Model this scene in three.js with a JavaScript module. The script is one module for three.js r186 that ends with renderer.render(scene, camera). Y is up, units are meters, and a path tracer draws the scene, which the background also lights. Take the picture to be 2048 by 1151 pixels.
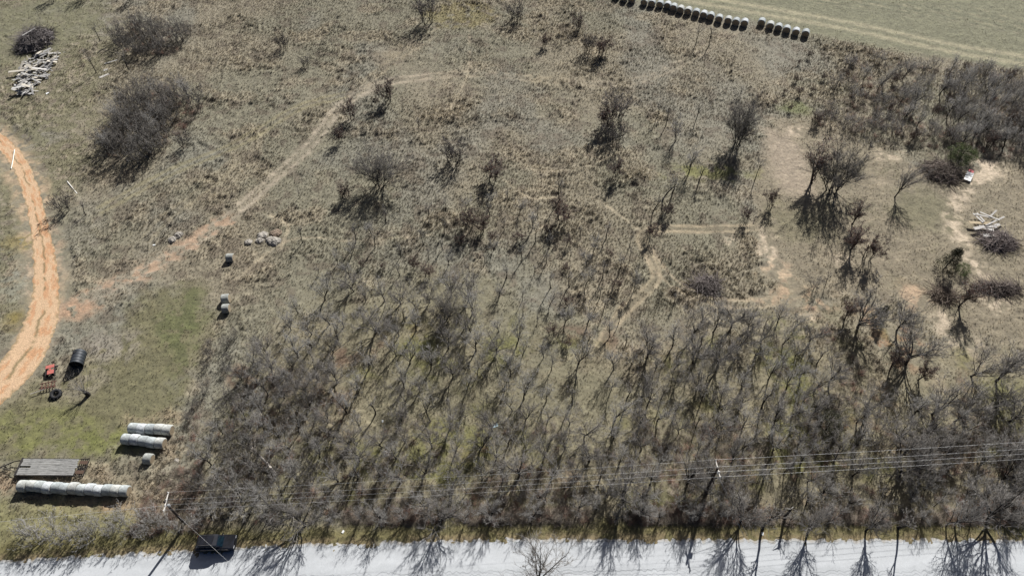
import * as THREE from 'three';
import { mergeGeometries } from 'three/addons/utils/BufferGeometryUtils.js';
import { RoundedBoxGeometry } from 'three/addons/geometries/RoundedBoxGeometry.js';
import { Sky } from 'three/addons/objects/Sky.js';

// ---------------------------------------------------------------- camera, sky, sun, exposure
const scene = new THREE.Scene();
const CAM_H = 95, PITCH = 51 * Math.PI / 180, FOCAL = 1409;            // FOCAL in pixels of a 2048 px wide frame
const camera = new THREE.PerspectiveCamera(2 * Math.atan(575.5 / FOCAL) * 180 / Math.PI, 2048 / 1151, 0.5, 6000);
camera.position.set(0, CAM_H, 0);
camera.lookAt(0, CAM_H - Math.sin(PITCH) * 100, -Math.cos(PITCH) * 100);
const SUN_EL = 35 * Math.PI / 180, SUN_AZ = 23 * Math.PI / 180;
const sunDir = new THREE.Vector3(Math.sin(SUN_AZ) * Math.cos(SUN_EL), Math.sin(SUN_EL), -Math.cos(SUN_AZ) * Math.cos(SUN_EL));
const sky = new Sky();
sky.name = 'sky'; sky.scale.setScalar(5000); sky.userData = { kind: 'structure', label: 'clear winter sky above the field' };
Object.assign(sky.material.uniforms.sunPosition, { value: sunDir.clone() });
sky.material.uniforms.turbidity.value = 1.5; sky.material.uniforms.rayleigh.value = 0.45; sky.material.uniforms.mieCoefficient.value = 0.002;
scene.add(sky);
scene.environmentIntensity = 0.1;
const sun = new THREE.DirectionalLight(0xfffcf8, 5);
sun.name = 'sun'; sun.position.set(0, 0, -90).addScaledVector(sunDir, 260); sun.target.position.set(0, 0, -90);
sun.castShadow = true; sun.shadow.mapSize.set(4096, 4096);
Object.assign(sun.shadow.camera, { left: -190, right: 190, top: 120, bottom: -120, near: 10, far: 600 });
scene.add(sun, sun.target);
const renderer = new THREE.WebGLRenderer({ antialias: true });
renderer.toneMapping = THREE.LinearToneMapping;
renderer.toneMappingExposure = 1.58;
renderer.shadowMap.enabled = true;

// ---------------------------------------------------------------- helpers
function rngOf(seed) { let a = seed >>> 0; return () => { a = (a + 0x6D2B79F5) | 0; let t = Math.imul(a ^ (a >>> 15), 1 | a); t = (t + Math.imul(t ^ (t >>> 7), 61 | t)) ^ t; return ((t ^ (t >>> 14)) >>> 0) / 4294967296; }; }
const R = rngOf(20240);
const rr = (a, b, r = R) => a + (b - a) * r();
const clamp = (x, a = 0, b = 1) => Math.min(b, Math.max(a, x));
const sstep = (a, b, x) => { const t = clamp((x - a) / (b - a)); return t * t * (3 - 2 * t); };
const V = (x, y, z) => new THREE.Vector3(x, y, z);
// surveyed plan: a point of the photograph (2048 px wide) to its place at height h above the field
function at(px, py, h = 0) {
  const x = px - 1024, y = 575.5 - py, c = Math.cos(PITCH), s = Math.sin(PITCH);
  const dy = y * c - FOCAL * s, dz = -(y * s + FOCAL * c), t = (h - CAM_H) / dy;
  return V(x * t, h, dz * t);
}
const HT = new Float32Array(65536); { const r = rngOf(99); for (let i = 0; i < 65536; i++) HT[i] = r(); }
function noise(x, y) {
  const ix = Math.floor(x), iy = Math.floor(y), fx = x - ix, fy = y - iy, u = fx * fx * (3 - 2 * fx), v = fy * fy * (3 - 2 * fy);
  const h = (i, j) => HT[((i & 255) << 8) | ((j * 7 + ((i * 13) & 255)) & 255)];
  const a = h(ix, iy), b = h(ix + 1, iy), c = h(ix, iy + 1), d = h(ix + 1, iy + 1);
  return a + (b - a) * u + (c - a) * v + (a - b - c + d) * u * v;
}
const fbm = (x, y, o = 3) => { let s = 0, a = 0.5, n = 0; for (let i = 0; i < o; i++) { s += a * noise(x, y); n += a; x = x * 2.03 + 17.1; y = y * 2.03 + 5.3; a *= 0.5; } return s / n; };
const srgb = (r, g, b) => new THREE.Color().setRGB(r / 255, g / 255, b / 255, THREE.SRGBColorSpace);
const taken = {};
function numbered(name) { const n = taken[name] = (taken[name] ?? -1) + 1; return n ? `${name}_${String(n).padStart(3, '0')}` : name; }
function tag(o, label, category, group, kind) { o.userData = { ...o.userData, label, category }; if (group) o.userData.group = group; if (kind) o.userData.kind = kind; return o; }
function part(name, geo, mat, parent) { const m = new THREE.Mesh(geo, mat); m.name = name; parent.add(m); return m; }
function thing(name, label, category, pos, turn = 0, group) { const o = new THREE.Group(); o.name = numbered(name); o.position.copy(pos ?? V(0, 0, 0)); o.rotation.y = turn; scene.add(o); return tag(o, label, category, group); }
function solo(name, geo, mat, label, category, pos, turn = 0, group) { const m = new THREE.Mesh(geo, mat); m.name = numbered(name); m.position.copy(pos ?? V(0, 0, 0)); m.rotation.y = turn; scene.add(m); return tag(m, label, category, group); }
function structure(name, geo, mat, label) { const m = new THREE.Mesh(geo, mat); m.name = numbered(name); m.userData = { kind: 'structure', label }; scene.add(m); return m; }
function dataTex(w, h, fn, { color = true, repeat } = {}) {
  const d = new Uint8Array(w * h * 4);
  for (let j = 0; j < h; j++) for (let i = 0; i < w; i++) { const c = fn(i, j), k = (j * w + i) * 4; if (typeof c === 'number') d[k] = d[k + 1] = d[k + 2] = clamp(c, 0, 255); else { d[k] = clamp(c[0], 0, 255); d[k + 1] = clamp(c[1], 0, 255); d[k + 2] = clamp(c[2], 0, 255); } d[k + 3] = 255; }
  const t = new THREE.DataTexture(d, w, h); t.magFilter = THREE.LinearFilter; t.minFilter = THREE.LinearMipmapLinearFilter; t.generateMipmaps = true;
  t.wrapS = t.wrapT = THREE.RepeatWrapping; if (repeat) t.repeat.set(...repeat); if (color) t.colorSpace = THREE.SRGBColorSpace; t.needsUpdate = true; return t;
}
const mat = (color, roughness = 1, extra = {}) => new THREE.MeshStandardMaterial({ color, roughness, metalness: 0, ...extra });
// builds one geometry out of bars, boxes and tapering tubes
class Shape3 {
  constructor() { this.p = []; this.i = []; this.c = null; }
  tube(pts, rad, sides = 4, cap = true) {
    const base = this.p.length / 3, n = pts.length, t = V(), a = V(), b = V(), up = V();
    for (let k = 0; k < n; k++) {
      t.copy(pts[Math.min(k + 1, n - 1)]).sub(pts[Math.max(k - 1, 0)]).normalize();
      if (k === 0) { up.set(Math.abs(t.y) > 0.9 ? 1 : 0, Math.abs(t.y) > 0.9 ? 0 : 1, 0); a.crossVectors(up, t).normalize(); } else { a.addScaledVector(t, -a.dot(t)).normalize(); }
      b.crossVectors(t, a);
      const r = Array.isArray(rad) ? rad[k] : rad;
      for (let s = 0; s < sides; s++) { const q = s / sides * Math.PI * 2, cx = Math.cos(q) * r, cy = Math.sin(q) * r; this.p.push(pts[k].x + a.x * cx + b.x * cy, pts[k].y + a.y * cx + b.y * cy, pts[k].z + a.z * cx + b.z * cy); }
    }
    for (let k = 0; k < n - 1; k++) for (let s = 0; s < sides; s++) { const q = base + k * sides + s, w = base + k * sides + (s + 1) % sides; this.i.push(q, w, q + sides, w, w + sides, q + sides); }
    if (cap) for (let s = 1; s < sides - 1; s++) { this.i.push(base, base + s + 1, base + s); const e = base + (n - 1) * sides; this.i.push(e, e + s, e + s + 1); }
    return this;
  }
  spike(p, q, r) {                                       // a twig: three-sided and pointed
    const base = this.p.length / 3, t = V().subVectors(q, p).normalize(), a = V(t.y, -t.x, 0.01).normalize(), b = V().crossVectors(t, a);
    for (let s = 0; s < 3; s++) { const w = s * 2.0944, cx = Math.cos(w) * r, cy = Math.sin(w) * r; this.p.push(p.x + a.x * cx + b.x * cy, p.y + a.y * cx + b.y * cy, p.z + a.z * cx + b.z * cy); }
    this.p.push(q.x, q.y, q.z);
    this.i.push(base, base + 1, base + 3, base + 1, base + 2, base + 3, base + 2, base, base + 3); return this;
  }
  leaf(p, size, r) {
    const base = this.p.length / 3, u = V(rr(-1, 1, r), rr(-1, 1, r), rr(-1, 1, r)).normalize(), w = V(rr(-1, 1, r), rr(-1, 1, r), rr(-1, 1, r)).cross(u).normalize();
    for (const [a, b] of [[-1, 0], [0, -0.6], [1, 0], [0, 0.6]]) this.p.push(p.x + (u.x * a + w.x * b) * size, p.y + (u.y * a + w.y * b) * size, p.z + (u.z * a + w.z * b) * size);
    this.i.push(base, base + 1, base + 2, base, base + 2, base + 3); return this;
  }
  tri(a, b, c) { const k = this.p.length / 3; this.p.push(a.x, a.y, a.z, b.x, b.y, b.z, c.x, c.y, c.z); this.i.push(k, k + 1, k + 2); return this; }
  geo() { const g = new THREE.BufferGeometry(); g.setAttribute('position', new THREE.Float32BufferAttribute(this.p, 3)); g.setIndex(this.i); g.setAttribute('uv', new THREE.Float32BufferAttribute(new Float32Array(this.p.length / 3 * 2).map((_, k) => this.p[(k >> 1) * 3 + (k & 1 ? 1 : 0)]), 2)); g.computeVertexNormals(); return g; }
}
function box(w, h, d, x = 0, y = 0, z = 0, bevel = 0) { const g = bevel ? new RoundedBoxGeometry(w, h, d, 2, bevel) : new THREE.BoxGeometry(w, h, d); return g.translate(x, y, z); }
const merge = (...g) => mergeGeometries(g.map((q) => (q.index ? q.toNonIndexed() : q)));

// ---------------------------------------------------------------- the ground: colours and how tall the grass stands
const X0 = -165, X1 = 165, Z0 = -196, Z1 = -16, TW = 2048, TH = 2048;
const gr = new Float32Array(TW * TH * 3), tall = new Float32Array(TW * TH);
const wx = (i) => X0 + (i + 0.5) / TW * (X1 - X0), wz = (j) => Z0 + (j + 0.5) / TH * (Z1 - Z0);
const ix = (x) => clamp(Math.floor((x - X0) / (X1 - X0) * TW), 0, TW - 1), jz = (z) => clamp(Math.floor((z - Z0) / (Z1 - Z0) * TH), 0, TH - 1);
const mixTo = (k, c, a) => { gr[k] += (c[0] - gr[k]) * a; gr[k + 1] += (c[1] - gr[k + 1]) * a; gr[k + 2] += (c[2] - gr[k + 2]) * a; };
for (let j = 0; j < TH; j++) for (let i = 0; i < TW; i++) {
  const x = wx(i), z = wz(j), k = (j * TW + i) * 3;
  const big = fbm(x * 0.035 + 3, z * 0.035 + 9, 3), mid = fbm(x * 0.16, z * 0.16 + 40, 3), fine = noise(x * 2.3, z * 2.3), grain = noise(x * 6.1 + 5, z * 6.1);
  gr[k] = 143; gr[k + 1] = 133; gr[k + 2] = 110;                                   // dry straw and litter
  mixTo(k, [130, 126, 104], sstep(0.5, 0.66, big) * 0.7);                          // olive patches
  mixTo(k, [134, 131, 117], sstep(0.52, 0.7, fbm(x * 0.06 + 70, z * 0.06, 3)) * 0.6); // grey weeds
  mixTo(k, [164, 150, 124], sstep(0.54, 0.72, mid) * 0.6);                         // pale straw
  mixTo(k, [106, 94, 78], sstep(0.56, 0.75, fbm(x * 0.5 + 9, z * 0.5, 2)) * 0.5);  // litter and soil, greyed to paint in the shade between tussocks
  const g = 0.82 + fine * 0.2 + grain * 0.16; gr[k] *= g; gr[k + 1] *= g; gr[k + 2] *= g;
  tall[j * TW + i] = 0.76 + (mid - 0.5) * 0.8 + (fbm(x * 0.05 + 60, z * 0.05 + 20, 3) - 0.5) * 0.8;
}
function paint(x0, x1, z0, z1, dist, color, { a = 1, soft = 1.5, patch = 0, h, ha, wob = 1.5 } = {}) {
  for (let j = jz(z0); j <= jz(z1); j++) for (let i = ix(x0); i <= ix(x1); i++) {
    const x = wx(i), z = wz(j); let d = dist(x, z); if (d > soft + wob) continue;
    d += (fbm(x * 0.55, z * 0.55, 3) - 0.5) * 2 * wob;
    let w = sstep(soft, -soft, d) * a; if (w < 0.01) continue;
    const hw = w;
    if (patch) w *= sstep(patch - 0.12, patch + 0.12, fbm(x * 0.8 + 31, z * 0.8 + 7, 3));
    const f = 0.74 + noise(x * 4.7, z * 4.7) * 0.22 + fbm(x * 1.1 + 5, z * 1.7, 3) * 0.3;
    mixTo((j * TW + i) * 3, [color[0] * f, color[1] * f, color[2] * f], w);
    if (h !== undefined) tall[j * TW + i] += (h - tall[j * TW + i]) * (ha === undefined ? (patch ? w : hw) : hw * ha);
  }
}
function blob(px, py, rx, ry, color, o = {}) {
  const c = at(px, py), e = at(px + rx, py), n = at(px, py - ry), s = at(px, py + ry), ax = Math.abs(e.x - c.x), az = Math.abs(s.z - n.z) / 2, cz = (s.z + n.z) / 2, m = Math.min(ax, az), pad = 5;
  paint(c.x - ax - pad, c.x + ax + pad, cz - az - pad, cz + az + pad, (x, z) => (Math.hypot((x - c.x) / ax, (z - cz) / az) - 1) * m, color, o);
}
function segDist(P) { return (x, z) => { let b = 1e9; for (let k = 0; k + 1 < P.length; k++) { const A = P[k], B = P[k + 1], dx = B.x - A.x, dz = B.z - A.z, t = clamp(((x - A.x) * dx + (z - A.z) * dz) / (dx * dx + dz * dz)); b = Math.min(b, Math.hypot(x - A.x - dx * t, z - A.z - dz * t)); } return b; }; }
const smooth = (pts, n = 8) => new THREE.CatmullRomCurve3(pts.map((p) => (p.isVector3 ? p : at(...p)))).getPoints(pts.length * n);
function stroke(pts, width, color, o = {}) { const P = smooth(pts, 4), f = segDist(P), xs = P.map((p) => p.x), zs = P.map((p) => p.z), pad = width + 4; paint(Math.min(...xs) - pad, Math.max(...xs) + pad, Math.min(...zs) - pad, Math.max(...zs) + pad, (x, z) => f(x, z) - width, color, { soft: 0.4, wob: 0.4, ...o }); }
function ruts(pts, gauge, width, color, o = {}) { const P = smooth(pts, 4); for (const s of [-1, 1]) { const Q = P.map((p, k) => { const t = V().subVectors(P[Math.min(k + 1, P.length - 1)], P[Math.max(k - 1, 0)]).normalize(); return V(p.x - t.z * s * gauge / 2, 0, p.z + t.x * s * gauge / 2); }); stroke(Q, width, color, o); } }
function polyArea(pts, color, o = {}) {
  const P = pts.map((p) => at(...p)), xs = P.map((p) => p.x), zs = P.map((p) => p.z), near = segDist([...P, P[0]]), pad = 5;
  const inside = (x, z) => { let c = false; for (let a = 0, b = P.length - 1; a < P.length; b = a++) if ((P[a].z > z) !== (P[b].z > z) && x < (P[b].x - P[a].x) * (z - P[a].z) / (P[b].z - P[a].z) + P[a].x) c = !c; return c; };
  paint(Math.min(...xs) - pad, Math.max(...xs) + pad, Math.min(...zs) - pad, Math.max(...zs) + pad, (x, z) => near(x, z) * (inside(x, z) ? -1 : 1), color, o);
}
const CLAY = [188, 150, 118], CREAM = [208, 188, 160], STRAW = [178, 160, 124], GREEN = [100, 104, 62], OLIVE = [116, 111, 76];
// pasture beyond the bales
polyArea([[1180, -40], [1240, -4], [1500, 42], [1620, 68], [1750, 95], [2048, 140], [2300, 170], [2300, -40]], [128, 126, 98], { a: 0.95, h: 0.2, soft: 2 });
ruts([[1300, -20], [1450, 8], [1700, 52], [1900, 95], [2060, 122]], 3.4, 0.9, [172, 162, 130], { h: 0.05, a: 0.75, soft: 0.9 });
for (let k = 0; k < 12; k++) stroke([[1500 + k * 40, -10 + k * 2], [1800 + k * 30, 30 + k * 4], [2100, 70 + k * 3]], 0.4, k % 2 ? [158, 148, 118] : [100, 102, 80], { a: 0.5, patch: 0.5 });
// western side, greener, with grey weeds
polyArea([[-60, -20], [200, -20], [240, 60], [200, 200], [170, 330], [120, 460], [110, 600], [0, 640], [-60, 700]], [120, 116, 84], { a: 0.7, patch: 0.44, h: 0.42, ha: 0.8, soft: 5, wob: 5 });
blob(60, 60, 120, 70, [122, 120, 90], { a: 0.6, h: 0.3, soft: 3, wob: 3 });
polyArea([[-40, 820], [40, 780], [200, 720], [280, 590], [400, 570], [420, 660], [370, 760], [330, 850], [250, 900], [180, 915], [20, 915], [-40, 920]], OLIVE, { a: 0.85, h: 0.3, soft: 3, wob: 3 });
blob(360, 640, 40, 60, GREEN, { a: 0.75, patch: 0.42, h: 0.25 }); blob(370, 700, 30, 60, GREEN, { a: 0.6, patch: 0.45, h: 0.25 }); blob(90, 860, 120, 40, [124, 126, 66], { a: 0.6, patch: 0.45, h: 0.25 });
blob(40, 485, 30, 18, [146, 124, 52], { a: 0.8, patch: 0.35, h: 0.3 }); blob(30, 640, 16, 14, [140, 122, 54], { a: 0.7, h: 0.3 }); blob(200, 890, 90, 20, [126, 132, 60], { a: 0.6, patch: 0.4, h: 0.25 });
blob(230, 690, 60, 30, [152, 142, 128], { a: 0.6, patch: 0.4, h: 0.5 }); blob(110, 480, 90, 90, [140, 134, 118], { a: 0.5, patch: 0.45, h: 0.55 }); blob(50, 560, 50, 40, [150, 148, 134], { a: 0.6, patch: 0.45, h: 0.6 });
polyArea([[-40, 1000], [240, 1010], [330, 1040], [420, 1070], [200, 1105], [-40, 1115]], [130, 126, 76], { a: 0.7, h: 0.35, soft: 2 });
blob(30, 965, 40, 12, CLAY, { a: 0.8, patch: 0.45, h: 0.1 }); blob(215, 1012, 30, 6, CLAY, { a: 0.7, patch: 0.45, h: 0.2 });
for (const [x, y, w, h] of [[190, 945, 30, 16], [345, 850, 30, 22], [340, 900, 36, 30], [300, 1000, 50, 26], [110, 958, 80, 5], [320, 838, 50, 6], [250, 985, 40, 10], [20, 955, 26, 14]]) blob(x, y, w, h, [158, 140, 112], { a: 0.7, h: 1.1, patch: 0.36 });
blob(150, 765, 60, 34, [150, 140, 122], { a: 0.6, patch: 0.42, h: 0.7 }); blob(210, 700, 40, 20, [150, 142, 128], { a: 0.5, patch: 0.42, h: 0.7 });
// trodden tracks
const TRACK = [[118, 622], [230, 570], [330, 520], [450, 440], [540, 362], [620, 290], [690, 205], [760, 168], [860, 152], [960, 148], [1100, 160], [1250, 166], [1340, 138], [1420, 92], [1470, 60]];
stroke(TRACK.slice(0, 8), 1.7, [154, 142, 120], { a: 0.5, h: 0.26, soft: 1.3, wob: 0.8 }); stroke(TRACK.slice(6, 13), 1.6, [154, 142, 120], { a: 0.35, h: 0.4, soft: 1.4, wob: 1.2, patch: 0.4 }); ruts(TRACK.slice(0, 9), 1.9, 0.42, [180, 165, 142], { a: 0.65, h: 0.05, patch: 0.38 }); ruts(TRACK.slice(7), 1.9, 0.3, [172, 157, 130], { a: 0.5, h: 0.1, patch: 0.42 });
stroke(TRACK.slice(0, 4), 2.2, CLAY, { a: 0.65, patch: 0.53, h: 0.08, soft: 1.2, wob: 1.2 }); blob(138, 624, 44, 18, CLAY, { a: 0.95, patch: 0.34, h: 0.03 });
ruts([[200, 420], [330, 350], [480, 285], [600, 215], [690, 190]], 1.9, 0.45, [152, 142, 104], { a: 0.55, h: 0.25 });
ruts([[690, 200], [800, 112], [850, 80], [880, 60]], 2, 0.4, [156, 142, 114], { a: 0.5, h: 0.15, patch: 0.4 });
ruts([[290, 480], [340, 430], [420, 370], [470, 320]], 1.9, 0.35, [160, 148, 118], { a: 0.5, h: 0.2 });
const LOOP = [[1515, 455], [1420, 458], [1310, 459], [1284, 472], [1300, 515], [1312, 555], [1240, 630], [1195, 700]];
stroke(LOOP, 1.1, [128, 116, 92], { a: 0.6, h: 0.12, soft: 0.7 }); ruts(LOOP, 1.5, 0.26, [184, 166, 134], { a: 0.8, h: 0.03 });
ruts([[1295, 500], [1340, 560], [1420, 600], [1520, 606], [1640, 572]], 1.7, 0.28, [180, 162, 132], { a: 0.75, h: 0.04 });
for (const p of [[[1200, 402], [1240, 430], [1286, 466]], [[1020, 330], [1110, 342], [1190, 326], [1260, 292]], [[1170, 420], [1110, 440], [1060, 470]], [[1010, 360], [1060, 395], [1110, 395]], [[470, 560], [580, 480], [720, 482], [860, 470]], [[880, 250], [935, 150], [938, 60]], [[1190, 690], [1130, 720], [1080, 760]], [[560, 500], [575, 450], [540, 430]]]) stroke(p, 0.22, [184, 168, 138], { a: 0.7, h: 0.08, soft: 0.35, patch: 0.34 });
blob(1100, 158, 40, 9, [160, 146, 114], { a: 0.5, h: 0.4, patch: 0.42 }); blob(770, 108, 20, 7, [164, 150, 122], { a: 0.6, h: 0.25 });
stroke([[-60, 238], [0, 282], [35, 322], [62, 385], [80, 465], [90, 540], [88, 610], [72, 665], [40, 725], [0, 768], [-60, 815]], 3.0, [192, 164, 132], { a: 0.85, patch: 0.46, soft: 1.4, wob: 1.2 });
// mown clearing on the eastern side
polyArea([[1545, 235], [1620, 240], [1700, 265], [1760, 300], [1840, 330], [1900, 360], [1960, 330], [2100, 310], [2100, 700], [1990, 690], [1880, 650], [1780, 590], [1640, 600], [1560, 560], [1520, 470], [1500, 380], [1530, 290]], [142, 130, 106], { a: 0.88, h: 0.3, soft: 1.8, wob: 2 });
for (let k = 0; k < 60; k++) blob(rr(1530, 2040), rr(260, 640), rr(10, 34), rr(6, 18), k % 3 ? [120, 113, 86] : [164, 149, 124], { a: rr(0.3, 0.6), patch: rr(0.42, 0.52), h: k % 3 ? 0.4 : 0.12 });
blob(1580, 330, 40, 80, [176, 158, 136], { a: 0.7, h: 0.06, soft: 2 }); blob(1850, 420, 60, 40, [118, 114, 84], { a: 0.6, h: 0.18, soft: 3, wob: 3 }); blob(1600, 440, 60, 40, [118, 113, 82], { a: 0.5, h: 0.18, soft: 3, wob: 3 });
stroke([[1990, 335], [1940, 365], [1915, 410], [1905, 455], [1925, 480], [1940, 520], [1970, 560]], 1.6, CREAM, { a: 0.9, patch: 0.46, h: 0.03, soft: 1.4, wob: 1.6 });
for (const [x, y, w, h, c, p] of [[1535, 500, 16, 40, CREAM, 0.5], [1560, 545, 36, 22, [192, 166, 134], 0.55], [1600, 600, 60, 26, [188, 158, 126], 0.58], [1540, 590, 30, 14, [190, 162, 130], 0.55], [1690, 520, 14, 9, CREAM, 0.45], [1830, 590, 30, 30, [192, 162, 130], 0.54], [1985, 602, 26, 18, CREAM, 0.45], [1775, 785, 26, 26, CLAY, 0.47], [1860, 745, 26, 16, CREAM, 0.47], [1770, 310, 30, 12, CREAM, 0.48], [1975, 330, 30, 14, CREAM, 0.48], [1740, 640, 26, 20, CLAY, 0.55], [1880, 640, 20, 26, CREAM, 0.5], [1890, 780, 40, 20, [178, 156, 130], 0.5], [1960, 720, 50, 24, [184, 164, 136], 0.52], [1800, 700, 60, 50, [170, 132, 100], 0.55], [1590, 262, 20, 10, CREAM, 0.55], [1460, 480, 12, 20, CREAM, 0.55], [1620, 640, 20, 12, CREAM, 0.52], [1925, 690, 40, 20, CREAM, 0.54]]) blob(x, y, w, h, c, { a: 0.9, patch: p, h: 0.03, ha: 0.8 });
blob(1590, 217, 30, 12, [118, 124, 74], { a: 0.7, h: 0.5 }); blob(1420, 345, 70, 16, [122, 124, 56], { a: 0.6, patch: 0.42, h: 0.3 }); blob(920, 30, 70, 26, [140, 128, 76], { a: 0.6, patch: 0.4, h: 0.7 });
// floor of the wood: olive-tan grass, moss and leaf litter
polyArea([[420, 1070], [400, 900], [450, 790], [540, 680], [680, 590], [900, 570], [1100, 640], [1250, 740], [1420, 720], [1560, 650], [1760, 720], [2100, 720], [2100, 1070]], [132, 124, 94], { a: 0.6, h: 0.22, soft: 6, wob: 6 });
for (let k = 0; k < 90; k++) blob(rr(460, 2040), rr(640, 1040), rr(8, 34), rr(6, 20), k % 3 ? [112, 110, 58] : k % 2 ? [152, 132, 106] : [120, 92, 74], { a: rr(0.35, 0.75), patch: rr(0.4, 0.5), h: 0.24 });
for (const [x, y, w, h] of [[840, 690, 36, 24], [1010, 700, 40, 30], [1560, 720, 50, 30], [1590, 770, 40, 50], [2000, 780, 40, 24], [900, 900, 90, 60], [1600, 900, 60, 60], [1300, 1000, 60, 20], [760, 930, 60, 30]]) blob(x, y, w, h, [116, 116, 56], { a: 0.6, patch: 0.42, h: 0.35 });
// verge along the paved road
stroke([[-40, 1108], [250, 1092], [512, 1078], [1024, 1064], [1536, 1064], [2090, 1064]], 1.3, [116, 108, 62], { a: 0.8, h: 0.26, soft: 0.9, wob: 0.8 });
stroke([[-40, 1122], [250, 1106], [512, 1091], [1024, 1076], [1536, 1077], [2090, 1077]], 0.7, [150, 130, 96], { a: 0.7, h: 0.05, soft: 0.5, patch: 0.4 });
for (let k = 0; k < gr.length; k += 3) { const m = (gr[k] + gr[k + 1] + gr[k + 2]) / 3; for (let c = 0; c < 3; c++) gr[k + c] = (m + (gr[k + c] - m) * 0.86) * 0.89; }
const groundColor = (x, z) => { const k = (jz(z) * TW + ix(x)) * 3; return [gr[k], gr[k + 1], gr[k + 2]]; };
const tallAt = (x, z) => tall[jz(z) * TW + ix(x)];
const halfAt = (z) => Math.min(163, Math.hypot(z, CAM_H) * 0.727 + 14);
// tussocks lift the ground where the grass stands tall
function moundAt(x, z) {
  const t = tallAt(x, z); if (t <= 0.02) return 0; const wx2 = x + (fbm(x * 0.7, z * 0.7, 2) - 0.5) * 1.2, wz2 = z + (fbm(x * 0.7 + 40, z * 0.7, 2) - 0.5) * 1.2;
  const a = Math.max(0, noise(wx2 * 1.05, wz2 * 1.05) - 0.3) / 0.7, b = noise(wx2 * 2.3 + 7, wz2 * 2.3), c = fbm(x * 0.2 + 3, z * 0.2, 2);
  return Math.min(1.1, t) * (a * 0.4 + b * 0.12) * (0.15 + 1.5 * c * c + 0.5 * c);
}
const fieldTex = dataTex(TW, TH, (i, j) => { const k = ((TH - 1 - j) * TW + i) * 3; return [gr[k], gr[k + 1], gr[k + 2]]; });
fieldTex.wrapS = fieldTex.wrapT = THREE.ClampToEdgeWrapping;
const lump = dataTex(512, 512, (i, j) => { const t = (o, s) => { const f = (x, y) => fbm(x * s + o, y * s, 3); const u = i / 512, v = j / 512; return f(u, v) * (1 - u) * (1 - v) + f(u - 1, v) * u * (1 - v) + f(u, v - 1) * (1 - u) * v + f(u - 1, v - 1) * u * v; }; return (t(3, 24) * 0.6 + t(50, 70) * 0.4) * 255; }, { color: false });
const lumpAt = (rx, ry) => { const t = lump.clone(); t.repeat.set(rx, ry); t.needsUpdate = true; return t; };
// ---------------------------------------------------------------- roads
function ribbon(left, right, y, uvScale = 1) {
  const p = [], uv = [], id = []; let s = 0;
  left.forEach((L, k) => { const Q = right[k]; if (k) s += L.distanceTo(left[k - 1]); const w = L.distanceTo(Q), n = 6; for (let m = 0; m <= n; m++) { const q = V().lerpVectors(L, Q, m / n); p.push(q.x, y, q.z); uv.push(s * uvScale, w * m / n * uvScale); if (k && m) { const a = k * (n + 1) + m; id.push(a - n - 2, a - 1, a - n - 1, a - 1, a, a - n - 1); } } });
  const g = new THREE.BufferGeometry(); g.setAttribute('position', new THREE.Float32BufferAttribute(p, 3)); g.setAttribute('uv', new THREE.Float32BufferAttribute(uv, 2)); g.setIndex(id); g.computeVertexNormals();
  if (g.attributes.normal.getY(0) < 0) { for (let k = 0; k < id.length; k += 3) [id[k], id[k + 1]] = [id[k + 1], id[k]]; g.setIndex(id); g.computeVertexNormals(); }
  return g;
}
let roadEdge;
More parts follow.
